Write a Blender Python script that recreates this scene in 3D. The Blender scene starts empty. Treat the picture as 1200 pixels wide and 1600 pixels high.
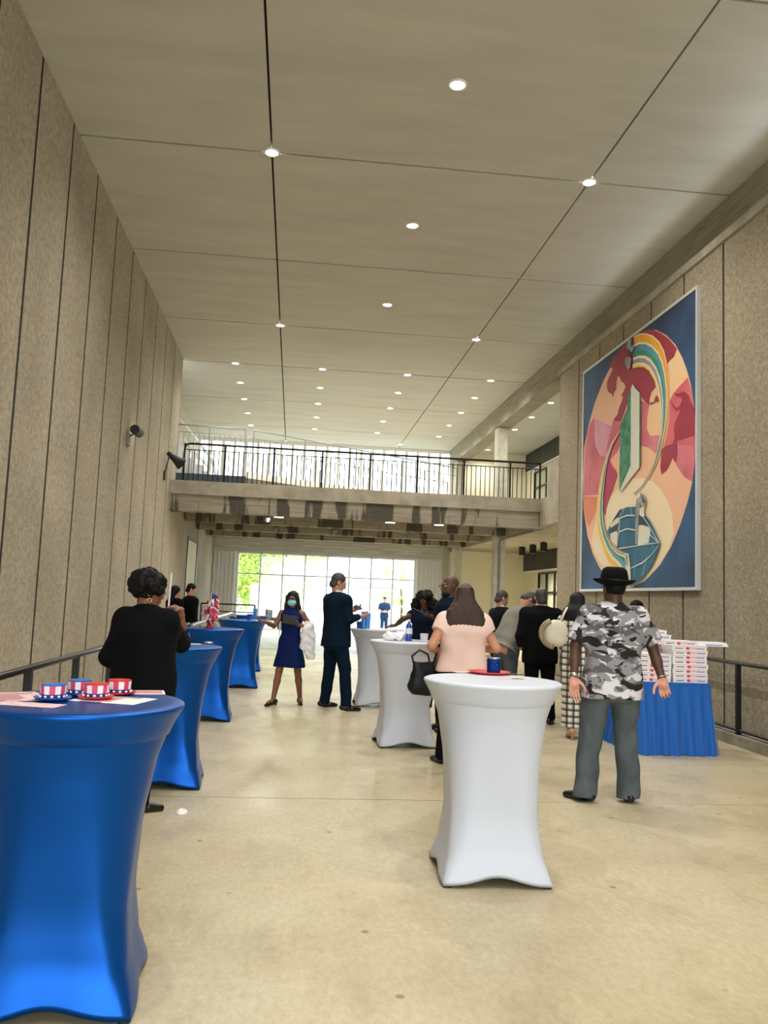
import bpy, bmesh, math, random
import numpy as np
from mathutils import Matrix, Vector
random.seed(7); np.random.seed(7)
SC = bpy.context.scene
COL = SC.collection
R = math.radians

# ------------------------------------------------------------------ camera
F_PX, YAW, PITCH, ROLL, EYE = 1311.3, 0.1035, 0.1021, 0.0398, 1.555
def camera():
    cy, sy, cp, sp = math.cos(YAW), math.sin(YAW), math.cos(PITCH), math.sin(PITCH)
    fw = Vector((sy*cp, cy*cp, sp)); rt = Vector((cy, -sy, 0)); up = rt.cross(fw)
    r2 = rt*math.cos(ROLL) + up*math.sin(ROLL); u2 = -rt*math.sin(ROLL) + up*math.cos(ROLL)
    cd = bpy.data.cameras.new('camera'); cd.sensor_width = 36; cd.lens = F_PX/1600*36
    cd.clip_start = 0.05; cd.clip_end = 500
    co = bpy.data.objects.new('camera', cd); COL.objects.link(co)
    m = Matrix((r2, u2, -fw)).transposed().to_4x4(); m.translation = (0, 0, EYE)
    co.matrix_world = m; SC.camera = co
camera()

# ------------------------------------------------------------------ sky and exposure
SKY = 5.0
w = bpy.data.worlds.new('overcast_sky'); SC.world = w; w.use_nodes = True
bg = w.node_tree.nodes['Background']; bg.inputs[0].default_value = (0.90, 0.96, 1.0, 1); bg.inputs[1].default_value = SKY
SC.view_settings.view_transform = 'Standard'; SC.view_settings.look = 'None'
SC.view_settings.gamma = 1.0; SC.view_settings.exposure = 0.30
SC.view_settings.use_curve_mapping = False
DOWNLIGHT_W = 300.0

# ------------------------------------------------------------------ materials
def lin(c):
    return tuple(((v/255)/12.92 if v/255 <= .04045 else ((v/255+.055)/1.055)**2.4) for v in c) + (1,)
MATS = {}
def newmat(name):
    m = bpy.data.materials.new(name); m.use_nodes = True
    nt = m.node_tree; b = nt.nodes['Principled BSDF']; MATS[name] = m
    return m, nt, b
def nd(nt, kind, **kw):
    n = nt.nodes.new(kind)
    for k, v in kw.items():
        if k.startswith('i_'): n.inputs[int(k[2:]) if k[2:].isdigit() else k[2:].replace('_', ' ')].default_value = v
        else: setattr(n, k, v)
    return n
def vec(nt, kind, scale=(1, 1, 1)):
    if kind == 'world': s = nd(nt, 'ShaderNodeNewGeometry').outputs['Position']
    else: s = nd(nt, 'ShaderNodeTexCoord').outputs['Object']
    if scale == (1, 1, 1): return s
    mp = nd(nt, 'ShaderNodeMapping'); mp.inputs['Scale'].default_value = scale
    nt.links.new(s, mp.inputs['Vector']); return mp.outputs['Vector']
def ramp(nt, fac, stops, interp='LINEAR'):
    r = nd(nt, 'ShaderNodeValToRGB'); cr = r.color_ramp; cr.interpolation = interp
    while len(cr.elements) < len(stops): cr.elements.new(.5)
    for e, (p, c) in zip(cr.elements, stops): e.position = p; e.color = c
    nt.links.new(fac, r.inputs['Fac']); return r.outputs['Color']
def mixc(nt, fac, a, b, mode='MIX'):
    m = nd(nt, 'ShaderNodeMix', data_type='RGBA', blend_type=mode)
    L = nt.links
    for sock, v in ((m.inputs[0], fac), (m.inputs[6], a), (m.inputs[7], b)):
        if hasattr(v, 'is_output'): L.new(v, sock)
        else: sock.default_value = v
    return m.outputs[2]
def noise(nt, v, scale, detail=4, rough=.55):
    n = nd(nt, 'ShaderNodeTexNoise'); n.inputs['Scale'].default_value = scale
    n.inputs['Detail'].default_value = detail; n.inputs['Roughness'].default_value = rough
    nt.links.new(v, n.inputs['Vector']); return n.outputs['Fac']
def bump(nt, b, h, strength, dist=.01):
    n = nd(nt, 'ShaderNodeBump'); n.inputs['Strength'].default_value = strength; n.inputs['Distance'].default_value = dist
    nt.links.new(h, n.inputs['Height']); nt.links.new(n.outputs['Normal'], b.inputs['Normal'])
def M(name, c, rough=.6, metal=0, var=.0, vs=6, bmp=0, bs=60, spec=.5, space='obj', sheen=0, vscale=(1, 1, 1), coat=0):
    m, nt, b = newmat(name); c = lin(c)
    b.inputs['Roughness'].default_value = rough; b.inputs['Metallic'].default_value = metal
    b.inputs['Specular IOR Level'].default_value = spec
    if sheen: b.inputs['Sheen Weight'].default_value = sheen; b.inputs['Sheen Roughness'].default_value = .4
    if coat: b.inputs['Coat Weight'].default_value = coat; b.inputs['Coat Roughness'].default_value = .15
    b.inputs['Base Color'].default_value = c
    if var:
        v = vec(nt, space, vscale); f = noise(nt, v, vs)
        lo = tuple(x*(1-var) for x in c[:3])+(1,); hi = tuple(min(1, x*(1+var)) for x in c[:3])+(1,)
        nt.links.new(ramp(nt, f, [(.3, lo), (.7, hi)]), b.inputs['Base Color'])
    if bmp:
        v = vec(nt, space, vscale); bump(nt, b, noise(nt, v, bs), bmp)
    return m
def aggregate(name, c, bumpy=.6):
    m, nt, b = newmat(name); c = lin(c); L = nt.links; v = vec(nt, 'world')
    big = ramp(nt, noise(nt, v, .7, 5), [(.3, tuple(x*.82 for x in c[:3])+(1,)), (.7, tuple(x*1.12 for x in c[:3])+(1,))])
    med = ramp(nt, noise(nt, v, 14, 3), [(.3, (.78, .77, .74, 1)), (.7, (1.12, 1.12, 1.12, 1))])
    col = mixc(nt, 1.0, big, med, 'MULTIPLY')
    vo = nd(nt, 'ShaderNodeTexVoronoi'); vo.inputs['Scale'].default_value = 46; L.new(v, vo.inputs['Vector'])
    sp = nd(nt, 'ShaderNodeSeparateColor'); L.new(vo.outputs['Color'], sp.inputs[0])
    light = ramp(nt, sp.outputs[0], [(.80, (0, 0, 0, 1)), (.9, (1, 1, 1, 1))])
    dark = ramp(nt, sp.outputs[1], [(.78, (0, 0, 0, 1)), (.9, (1, 1, 1, 1))])
    core = ramp(nt, vo.outputs['Distance'], [(.15, (1, 1, 1, 1)), (.55, (0, 0, 0, 1))])
    l2 = mixc(nt, 1.0, light, core, 'MULTIPLY')
    l3 = mixc(nt, .55, (0, 0, 0, 1), l2); col = mixc(nt, l3, col, lin((214, 206, 190)))
    d2 = mixc(nt, 1.0, dark, core, 'MULTIPLY')
    col = mixc(nt, d2, col, tuple(x*.42 for x in c[:3])+(1,))
    L.new(col, b.inputs['Base Color']); b.inputs['Roughness'].default_value = .9; b.inputs['Specular IOR Level'].default_value = .25
    bump(nt, b, vo.outputs['Distance'], bumpy, .006)
    return m
def boardformed(name, c, stains=True):
    m, nt, b = newmat(name); c = lin(c); L = nt.links; v = vec(nt, 'world')
    vs = vec(nt, 'world', (.6, .6, 9)); f = noise(nt, vs, 2.2, 5)
    col = ramp(nt, f, [(.25, tuple(x*.62 for x in c[:3])+(1,)), (.5, c), (.8, tuple(x*1.2 for x in c[:3])+(1,))])
    if stains:
        v2 = vec(nt, 'world', (2.3, .5, .3)); s = noise(nt, v2, 1.5, 3, .5)
        k = ramp(nt, s, [(.52, (0, 0, 0, 1)), (.57, (1, 1, 1, 1))])
        col = mixc(nt, k, col, tuple(x*.24 for x in c[:3])+(1,))
    L.new(col, b.inputs['Base Color']); b.inputs['Roughness'].default_value = .85
    wv = nd(nt, 'ShaderNodeTexWave', wave_type='BANDS', bands_direction='Z'); wv.inputs['Scale'].default_value = 2.6; wv.inputs['Distortion'].default_value = 1.5
    L.new(v, wv.inputs['Vector']); bump(nt, b, wv.outputs['Fac'], .35, .01)
    return m
aggregate('wall_aggregate', (176, 166, 147)); aggregate('wall_aggregate_r', (164, 152, 130))
boardformed('balcony_concrete', (158, 149, 131)); boardformed('beam_concrete', (150, 142, 124), False); boardformed('header_concrete', (206, 203, 196), False)
M('fascia_concrete', (172, 164, 146), .85, var=.22, vs=3, bmp=.25, bs=20, space='world')
M('column_concrete', (190, 184, 168), .85, var=.15, vs=4, bmp=.25, bs=30, space='world')
def ceiling_mat():
    m, nt, b = newmat('ceiling_plaster'); v = vec(nt, 'world', (.35, 1.6, 1)); c = lin((202, 200, 190))
    f = noise(nt, v, 1.6, 6, .6)
    nt.links.new(ramp(nt, f, [(.25, tuple(x*.88 for x in c[:3])+(1,)), (.75, tuple(x*1.06 for x in c[:3])+(1,))]), b.inputs['Base Color'])
    b.inputs['Roughness'].default_value = .9; b.inputs['Specular IOR Level'].default_value = .2
    bump(nt, b, noise(nt, vec(nt, 'world'), 30), .08)
ceiling_mat()
def floor_mat():
    m, nt, b = newmat('floor_concrete'); L = nt.links; v = vec(nt, 'world'); c = lin((194, 181, 150))
    f = noise(nt, v, .55, 6, .62)
    col = ramp(nt, f, [(.28, lin((176, 162, 130))), (.48, c), (.72, lin((208, 197, 170)))])
    st = ramp(nt, noise(nt, vec(nt, 'world', (1, .45, 1)), 2.4, 8, .7), [(.36, (.74, .71, .64, 1)), (.5, (1, 1, 1, 1))])
    col = mixc(nt, .6, col, st, 'MULTIPLY')
    fine = ramp(nt, noise(nt, vec(nt, 'world', (2.0, 1.0, 1)), 16, 6, .75), [(.35, (.84, .83, .80, 1)), (.65, (1.06, 1.06, 1.06, 1))])
    col = mixc(nt, 1.0, col, fine, 'MULTIPLY')
    vo = nd(nt, 'ShaderNodeTexVoronoi'); vo.inputs['Scale'].default_value = 2.7; L.new(v, vo.inputs['Vector'])
    spot = ramp(nt, vo.outputs['Distance'], [(.035, (.35, .33, .28, 1)), (.07, (1, 1, 1, 1))])
    col = mixc(nt, .8, col, spot, 'MULTIPLY')
    L.new(col, b.inputs['Base Color'])
    rr = ramp(nt, noise(nt, v, 1.3, 4), [(.3, (.30, .30, .30, 1)), (.7, (.50, .50, .50, 1))])
    L.new(rr, b.inputs['Roughness']); b.inputs['Specular IOR Level'].default_value = .55
    bump(nt, b, noise(nt, vec(nt, 'world', (4, .7, 1)), 22, 3), .10, .004)
floor_mat()
M('joint_dark', (40, 36, 30), .95); M('curb_concrete', (140, 132, 116), .9, var=.3, vs=5, bmp=.3, bs=30, space='world')
M('ribbed_panel', (232, 232, 230), .8, var=.04, vs=4); M('cream_wall', (238, 232, 206), .85, var=.04, vs=1.2, space='world')
M('white_paint', (235, 235, 232), .5); M('grey_paint', (150, 152, 150), .45); M('rail_black', (18, 19, 21), .35, spec=.5)
M('rail_metal', (60, 60, 58), .3, metal=.6); M('silver', (200, 202, 205), .3, metal=.9); M('dark_sign', (20, 24, 28), .45)
M('landing_dark', (40, 48, 60), .6); M('lamp_black', (22, 24, 26), .5); M('lamp_grey', (120, 120, 118), .5)
M('alu_frame', (210, 213, 214), .4, metal=.3); M('plastic_dark', (30, 32, 35), .5)
M('outdoor_paving', (214, 208, 196), .9, var=.08, vs=.6, space='world')
def glass_mat():
    m, nt, b = newmat('clear_glass'); nt.nodes.remove(b); out = nt.nodes['Material Output']
    t = nd(nt, 'ShaderNodeBsdfTransparent'); t.inputs[0].default_value = (.94, .97, .97, 1)
    g = nd(nt, 'ShaderNodeBsdfGlossy'); g.inputs['Roughness'].default_value = .02
    mx = nd(nt, 'ShaderNodeMixShader'); mx.inputs[0].default_value = .06
    nt.links.new(t.outputs[0], mx.inputs[1]); nt.links.new(g.outputs[0], mx.inputs[2]); nt.links.new(mx.outputs[0], out.inputs[0])
glass_mat()
def emit(name, c, s):
    m, nt, b = newmat(name); b.inputs['Base Color'].default_value = lin(c)
    b.inputs['Emission Color'].default_value = lin(c); b.inputs['Emission Strength'].default_value = s
emit('lamp_lens', (255, 252, 240), 14); emit('warm_lens', (255, 236, 180), 10)

# ------------------------------------------------------------------ object helpers
def tag(o, label=None, cat=None, group=None, kind=None):
    if label: o['label'] = label
    if cat: o['category'] = cat
    if group: o['group'] = group
    if kind: o['kind'] = kind
    return o
def empty(name, loc=(0, 0, 0), rz=0, label=None, cat=None, group=None):
    o = bpy.data.objects.new(name, None); COL.objects.link(o); o.location = loc; o.rotation_euler = (0, 0, rz)
    o.empty_display_size = .1
    return tag(o, label, cat, group)
class MB:
    def __init__(s): s.v = []; s.f = []
    def add(s, vs, fs):
        o = len(s.v); s.v += [tuple(map(float, p)) for p in vs]; s.f += [tuple(i+o for i in f) for f in fs]; return s
    def box(s, x0, x1, y0, y1, z0, z1):
        return s.add([(x, y, z) for x in (x0, x1) for y in (y0, y1) for z in (z0, z1)],
                     [(0, 1, 3, 2), (4, 6, 7, 5), (0, 4, 5, 1), (2, 3, 7, 6), (0, 2, 6, 4), (1, 5, 7, 3)])
    def hexa(s, bot, top):
        return s.add(list(bot)+list(top), [(3, 2, 1, 0), (4, 5, 6, 7), (0, 1, 5, 4), (1, 2, 6, 5), (2, 3, 7, 6), (3, 0, 4, 7)])
    def tube(s, path, r, n=8, closed=False, caps=True):
        P = [Vector(p) for p in path]; N = len(P); rs = r if isinstance(r, (list, tuple)) else [r]*N
        rings = []; prev = None
        for i in range(N):
            if closed: t = (P[(i+1) % N]-P[i-1])
            else: t = P[min(i+1, N-1)]-P[max(i-1, 0)]
            t.normalize()
            if prev is None: u = t.orthogonal().normalized()
            else: u = (prev-t*prev.dot(t)); u = u.normalized() if u.length > 1e-6 else t.orthogonal().normalized()
            prev = u; v = t.cross(u)
            rings.append([P[i]+(u*math.cos(a)+v*math.sin(a))*rs[i] for a in [2*math.pi*k/n+math.pi/n for k in range(n)]])
        vs = [p for ring in rings for p in ring]; fs = []
        for i in range(N if closed else N-1):
            j = (i+1) % N
            for k in range(n): fs.append((i*n+k, i*n+(k+1) % n, j*n+(k+1) % n, j*n+k))
        if not closed and caps: fs.append(tuple(range(n))[::-1]); fs.append(tuple((N-1)*n+k for k in range(n)))
        return s.add(vs, fs)
    def bar(s, a, b, r, n=8): return s.tube([a, b], r, n)
    def lathe(s, prof, n=24, c=(0, 0, 0), caps=True):
        vs = []; fs = []
        for r, z in prof:
            for k in range(n):
                a = 2*math.pi*k/n; vs.append((c[0]+r*math.cos(a), c[1]+r*math.sin(a), c[2]+z))
        for i in range(len(prof)-1):
            for k in range(n): fs.append((i*n+k, i*n+(k+1) % n, (i+1)*n+(k+1) % n, (i+1)*n+k))
        if caps: fs.append(tuple(range(n))[::-1]); fs.append(tuple((len(prof)-1)*n+k for k in range(n)))
        return s.add(vs, fs)
    def build(s, name, mat, parent=None, smooth=False, **kw):
        me = bpy.data.meshes.new(name); me.from_pydata(s.v, [], s.f); me.update()
        return link(name, me, mat, parent, smooth, **kw)
def link(name, me, mat, parent=None, smooth=False, loc=None, rz=None, **kw):
    if mat and not me.materials: me.materials.append(MATS[mat] if isinstance(mat, str) else mat)
    if smooth: me.polygons.foreach_set('use_smooth', [True]*len(me.polygons)); me.update()
    o = bpy.data.objects.new(name, me); COL.objects.link(o)
    if parent: o.parent = parent
    if loc is not None: o.location = loc
    if rz is not None: o.rotation_euler = (0, 0, rz)
    if kw: tag(o, **kw)
    return o
def box(name, mat, dims, parent=None, **kw): return MB().box(*dims).build(name, mat, parent, **kw)
def struct(o, label=None, cat=None): return tag(o, label, cat, kind='structure')
def bevel(o, wd, seg=2):
    bm = bmesh.new(); bm.from_mesh(o.data)
    bmesh.ops.bevel(bm, geom=list(bm.edges), offset=wd, segments=seg, affect='EDGES', profile=.5)
    bm.to_mesh(o.data); bm.free(); return o
def copy_tree(o, parent=None, **kw):
    c = o.copy(); COL.objects.link(c); c.parent = parent
    for ch in list(o.children): copy_tree(ch, c)
    if kw: tag(c, **kw)
    return c
def polyplate(name, mat, pts, thick, parent, place):
    """flat shape with thickness from an outline; place(u, v, h) -> local xyz"""
    from mathutils.geometry import tessellate_polygon
    area = sum(pts[i][0]*pts[(i+1) % len(pts)][1]-pts[(i+1) % len(pts)][0]*pts[i][1] for i in range(len(pts)))
    if area < 0: pts = pts[::-1]
    n = len(pts); tri = tessellate_polygon([[Vector((u, v, 0)) for u, v in pts]])
    fs = []
    for a, b, c in tri:
        ar = (pts[b][0]-pts[a][0])*(pts[c][1]-pts[a][1])-(pts[c][0]-pts[a][0])*(pts[b][1]-pts[a][1])
        fs.append((a, b, c) if ar > 0 else (a, c, b))
    vs = [place(u, v, thick) for u, v in pts]+[place(u, v, 0) for u, v in pts]
    fs += [(i, i+n, (i+1) % n+n, (i+1) % n) for i in range(n)]
    return MB().add(vs, fs).build(name, mat, parent)
# ------------------------------------------------------------------ the hall
XL, XR, C, YB, YF, Y0 = -3.06, 5.5, 7.41, 20.6, 32.2, -9.0
ZU = 4.2                      # upper floor level
# floor
fl = struct(box('floor', 'joint_dark', (-4.3, 9.3, Y0, YF+.3, -.3, -.03)), 'beige stained concrete floor of the hall', 'floor')
ys = [Y0, -3.1, 1.78, 6.66, 11.54, 16.42, 21.3, 26.2, YF+.3]
for a, b in zip(ys, ys[1:]):
    box('slab', 'floor_concrete', (-4.3, 9.3, a+.008, b-.008, -.1, 0), fl)
# ceiling with panels and open joints
ce = struct(box('ceiling', 'joint_dark', (-4.2, 9.2, Y0, YF+.2, C+.07, C+.3)), 'beige plaster ceiling of large panels', 'ceiling')
cy = [Y0, -3.7, 0.0, 3.55, 7.15, 10.8, 14.42, 18.05, 21.4, 25.4, 29.4, YF+.2]
cx = [-4.2, -.575, 3.80, 6.0, 9.2]
for i, (a, b) in enumerate(zip(cy, cy[1:])):
    for p, q in zip(cx, cx[1:]):
        g = .014; gy = .022
        box('panel', 'ceiling_plaster', (p+g, q-g, a+gy, b-gy, C+random.uniform(0, .004), C+.07), ce)
# left wall: precast panels with deep joints
wl = struct(box('wall_left', 'joint_dark', (XL-.30, XL-.009, Y0, 21.14, 0, C+.07)), 'tall left wall of exposed aggregate concrete panels', 'wall')
w_ = 1.33; me = None
k = -10
for k in range(-13, 9):
    a = 9.18+w_*k; b = a+w_
    if me is None:
        o = MB().box(-.02, 0, .042, w_-.042, 0, C).build('panel', 'wall_aggregate', wl); bevel(o, .004, 1); me = o.data
    else: o = link('panel', me, None, wl)
    o.location = (XL, a, 0)
box('end_panel', 'wall_aggregate', (XL-.3, XL, 21.14, 21.2, 0, C), wl)
# lower wall carrying on under the balcony, with a narrow framed strip
wl2 = struct(box('wall_left_lower', 'wall_aggregate', (XL-.3, XL-.02, 21.2, YF, 0, 4.0)), 'lower left wall under the balcony beside the glazed entrance', 'wall')
box('panel', 'wall_aggregate', (XL-.02, XL, 21.2, 24.3, 0, 3.5), wl2)
box('panel', 'wall_aggregate', (XL-.02, XL, 26.85, YF, 0, 3.5), wl2)
box('panel', 'cream_wall', (XL-.018, XL-.004, 24.5, 26.65, 0, 3.0), wl2)
for dd in ((24.35, 24.48, 0, 3.02), (26.68, 26.81, 0, 3.02), (24.35, 26.81, 3.02, 3.10)):
    box('frame', 'dark_sign', (XL-.02, XL+.02)+dd, wl2)
wl3 = struct(box('wall_left_upper', 'column_concrete', (-4.2, -3.83, 21.2, YF, ZU, C)), 'set back upper left wall above the balcony', 'wall')
# right wall with the mural
wr = struct(box('wall_right', 'joint_dark', (XR+.012, XR+.25, Y0, 17.17, 0, 6.47)), 'right wall of aggregate concrete panels carrying the mural', 'wall')
w2 = 1.145; me = None
for k in range(-16, 6):
    a = 10.31+w2*k
    if me is None:
        o = MB().box(0, .03, .026, w2-.026, 0, 6.48).build('panel', 'wall_aggregate_r', wr); bevel(o, .004, 1); me = o.data
    else: o = link('panel', me, None, wr)
    o.location = (XR, a, 0)
box('end_panel', 'wall_aggregate_r', (XR, XR+.25, 17.17, 17.23, 0, 6.48), wr)
box('lip', 'fascia_concrete', (XR-.035, XR+.26, Y0, 17.23, 6.48, 6.60), wr)
# long beam and columns behind the right wall
struct(box('concrete_beam', 'beam_concrete', (5.85, 6.3, Y0, YF, 6.8, C-.002)), 'long ceiling beam running behind the right wall', 'beam')
cols = [(10.15, 'stub of concrete column seen in gap above right wall'), (17.8, 'concrete column hidden behind the end of mural wall'),
        (24.28, 'tall concrete column beside balcony with conduit'), (30.75, 'concrete column next to the ribbed far wall')]
for y, lb in cols:
    o = box('concrete_column', 'column_concrete', (5.86, 6.17, y, y+.42, 0, 6.79)); bevel(o, .02, 1)
    struct(o, lb, 'column')
# balcony: slab edge, beams, floor
bs = struct(box('balcony_slab', 'fascia_concrete', (-3.83, 6.1, YB, YF, 3.9, ZU-.02)), 'concrete balcony slab crossing the hall', 'balcony')
box('edge_band', 'fascia_concrete', (-3.83, 6.12, YB-.06, YB+.2, 3.87, ZU), bs)
for i, y in enumerate((YB, 23.45, 26.3, 29.1)):
    struct(box('balcony_beam', 'balcony_concrete', (-3.05 if i else -3.83, 6.08, y, y+.32, 3.46, 3.895)),
           ['front', 'second', 'third', 'rearmost'][i]+' stained concrete beam under the balcony', 'beam')
struct(box('wing_slab', 'fascia_concrete', (6.1, 9.0, 14, YF, 3.5, ZU)), 'concrete floor slab of the right upper wing', 'slab')
struct(box('long_beam_lower', 'beam_concrete', (5.95, 6.099, YB+.35, YF, 3.44, 3.88)), 'lower concrete beam along the right side of balcony', 'beam')
struct(box('parapet', 'fascia_concrete', (6.12, 6.28, 14, 20.1, ZU, 5.03)), 'concrete parapet of the right upper wing', 'parapet')
# far right wing walls
wx = struct(box('wall_right_wing', 'cream_wall', (9.0, 9.2, 14, YF+.2, 0, C)), 'cream side wall of the right wing', 'wall')
wf = struct(box('wall_far_right', 'cream_wall', (5.96, 9.0, YF, YF+.2, 0, C)), 'cream far wall of the right wing', 'wall')
# dark bands with panels
for z0, z1, y0, lb in ((6.69, 7.39, 17, 'black fascia band high on the upper right wing wall'), (2.80, 3.47, 22, 'black sign band on right wing wall below balcony')):
    g = empty('sign_band', (8.93, (y0+YF-.1)/2, z0), 0, lb, 'sign')
    n = 8; L = (YF-.12-y0)/n; m0 = None
    for k in range(n):
        if m0 is None: o = MB().box(-.04, .06, .008, L-.008, 0, z1-z0).build('panel', 'dark_sign', g); m0 = o.data
        else: o = link('panel', m0, None, g)
        o.location = (0, y0+L*k-(y0+YF-.1)/2, 0)
    MB().box(-.06, .06, -(YF-.1-y0)/2, (YF-.1-y0)/2, -.05, 0).build('ledge', 'white_paint', g)
# shop windows below the bands
for n_, (z0, z1, y0, y1) in enumerate(((0.02, 2.70, 24.5, 30.2), (ZU+.01, 6.55, 22.0, 31.0))):
    g = struct(empty('window_%d' % (n_+3), (8.97, y0, z0)), ['black framed shop window on the lower right wing wall', 'black framed window on the upper right wing wall'][n_], 'window')
    H = z1-z0; L = y1-y0; n = 6
    for k in range(n+1): MB().box(-.04, .03, L*k/n-.04, L*k/n+.04, 0, H).build('mullion', 'rail_black', g)
    for k in range(n): MB().box(.0, .01, L*k/n+.045, L*(k+1)/n-.045, .07, H-.07).build('pane', 'clear_glass', g)
    for z in (0, H-.06, H*.72): MB().box(-.035, .025, 0, L, z, z+.06).build('transom', 'rail_black', g)
# far wall under the balcony: ribbed panels, header and glazed entrance
hd = struct(box('wall_far_header', 'header_concrete', (-3.4, 5.96, YF, YF+.3, 3.11, 3.9)), 'concrete header above the glazed entrance', 'wall')
for x0, x1, lb in ((-3.4, -2.15, 'ribbed white wall panel left of the entrance'), (4.66, 5.72, 'ribbed white wall panel right of the entrance')):
    g = struct(box('wall_far_ribbed', 'ribbed_panel', (x0, x1, YF+.02, YF+.3, 0, 3.11)), lb, 'wall')
    n = int((x1-x0)/.15); m0 = None
    for k in range(n):
        xx = x0+.02+(x1-x0-.04)*k/n
        if m0 is None: o = MB().hexa([(0, 0, 0), (.035, -.05, 0), (.085, -.05, 0), (.12, 0, 0)], [(0, 0, 3.1), (.035, -.05, 3.1), (.085, -.05, 3.1), (.12, 0, 3.1)]).build('rib', 'ribbed_panel', g); m0 = o.data
        else: o = link('rib', m0, None, g)
        o.location = (xx, YF+.02, 0)
struct(box('pier', 'column_concrete', (5.72, 5.96, YF-.05, YF+.3, 0, 3.9)), 'concrete pier at the right end of far wall', 'column')
g = struct(empty('window_1', (0, YF+.12, 0)), 'wide glazed entrance screen looking out to daylight', 'window')
xs = [-2.13+(4.64+2.13)*k/8 for k in range(9)]
for x in xs: MB().box(x-.025, x+.025, -.05, .05, 0, 3.1).build('mullion', 'alu_frame', g)
MB().box(-2.13, 4.64, -.05, .05, 3.04, 3.11).build('transom', 'alu_frame', g)
MB().box(-2.13, 4.64, -.04, .04, 2.25, 2.30).build('transom', 'alu_frame', g)
for a, b in zip(xs, xs[1:]):
    MB().box(a+.03, b-.03, -.006, .006, .02, 2.24).build('pane', 'clear_glass', g)
    MB().box(a+.03, b-.03, -.006, .006, 2.31, 3.03).build('pane', 'clear_glass', g)
# upper far glazing
g = struct(empty('window_2', (0, YF+.05, ZU)), 'white mullioned window wall behind the upper level ramp', 'window')
n = 22; x0, x1 = -3.83, 5.92
for k in range(n+1):
    x = x0+(x1-x0)*k/n; MB().box(x-.045, x+.045, -.06, .06, 0, C-ZU).build('mullion', 'white_paint', g)
for k in range(n):
    a = x0+(x1-x0)*k/n+.05; b = x0+(x1-x0)*(k+1)/n-.05; MB().box(a, b, -.006, .006, .5, C-ZU-.12).build('pane', 'clear_glass', g)
MB().box(x0, x1, -.05, .05, C-ZU-.12, C-ZU).build('transom', 'white_paint', g)
MB().box(x0, x1, -.05, .05, 0, .5).build('sill_panel', 'white_paint', g)
# landing and ramp on the upper level
struct(box('landing', 'landing_dark', (-3.82, -1.5, 24.0, 26.0, ZU, 4.85)), 'dark raised landing behind the balcony railing', 'landing')
rp = struct(MB().hexa([(-1.5, 24.0, ZU), (4.7, 24.0, ZU), (4.7, 25.6, ZU), (-1.5, 25.6, ZU)],
                      [(-1.5, 24.0, 4.82), (4.7, 24.0, ZU+.03), (4.7, 25.6, ZU+.03), (-1.5, 25.6, 4.82)]).build('ramp', 'curb_concrete'),
            'concrete ramp sloping down to the right on upper level', 'ramp')
MB().hexa([(-1.5, 23.97, 4.80), (4.7, 23.97, ZU+.02), (4.7, 24.05, ZU+.02), (-1.5, 24.05, 4.80)],
          [(-1.5, 23.97, 4.98), (4.7, 23.97, ZU+.2), (4.7, 24.05, ZU+.2), (-1.5, 24.05, 4.98)]).build('ramp_kerb', 'white_paint', rp)

# curb on the right
cu = struct(box('curb', 'curb_concrete', (5.22, XR, Y0, 17.2, 0, .12)), 'low concrete kerb along the foot of right wall', 'curb')

# ------------------------------------------------------------------ railings
def railing(name, label, path_lo, path_hi, post_at, bal_gap, mat, r_top, r_post, r_bal, sub=.13, cat='railing', bend=False):
    """straight sloped railing between two bottom points / top points"""
    a0, b0 = Vector(path_lo[0]), Vector(path_lo[1]); a1, b1 = Vector(path_hi[0]), Vector(path_hi[1])
    g = empty(name, tuple(a0), 0, label, cat)
    o = a0
    if bend:
        pth = [a0-o]+[a1-o+Vector((0, 0, -.12))]+[a1-o+Vector((.035, 0, -.035))]+[a1-o+Vector((.12, 0, 0)), b1-o]
    else: pth = [a1-o, b1-o]
    MB().tube(pth, r_top, 8).build('top_rail', mat, g, smooth=True)
    d = Vector((0, 0, sub)); MB().bar(a1-o-d, b1-o-d, r_bal*1.2, 6).build('lower_rail', mat, g)
    L = (b0-a0).length
    for t in post_at:
        MB().bar(a0.lerp(b0, t)-o, a1.lerp(b1, t)-o, r_post, 4).build('post', mat, g)
    n = int(L/bal_gap); flat = abs((a1-a0).length-(b1-b0).length) < .001 and abs(a0.z-b0.z) < .001
    m0 = None
    for k in range(1, n):
        t = k/n
        if min(abs(t-q) for q in post_at) < .3/n: continue
        lo = a0.lerp(b0, t)-o; hi = a1.lerp(b1, t)-o-d
        if m0 is None or not flat:
            q = MB().bar((0, 0, 0), hi-lo, r_bal, 4).build('baluster', mat, g); m0 = q.data
        else: q = link('baluster', m0, None, g)
        q.location = lo
    return g
railing('balcony_railing', 'black steel balcony railing with thin upright bars', ((-2.80, YB+.03, ZU), (6.10, YB+.03, ZU)), ((-2.80, YB+.03, 5.12), (6.10, YB+.03, 5.12)),
        [0]+[(.98+1.19*k)/8.9 for k in range(7)]+[1], .118, 'rail_black', .028, .024, .011, .15, bend=True)
railing('landing_railing', 'pale grey railing along the front of dark landing', ((-3.6, 24.03, 4.85), (-1.58, 24.03, 4.85)), ((-3.6, 24.03, 6.24), (-1.58, 24.03, 6.22)), [0, .5, 1], .14, 'grey_paint', .02, .024, .010, .2)
railing('ramp_railing', 'pale grey sloping railing along the upper ramp', ((-1.35, 24.03, 4.80), (4.6, 24.03, ZU+.03)), ((-1.35, 24.03, 6.2), (4.6, 24.03, 5.43)), [0, .25, .47, .5, .73, 1], .16, 'grey_paint', .02, .024, .009, .24)
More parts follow.
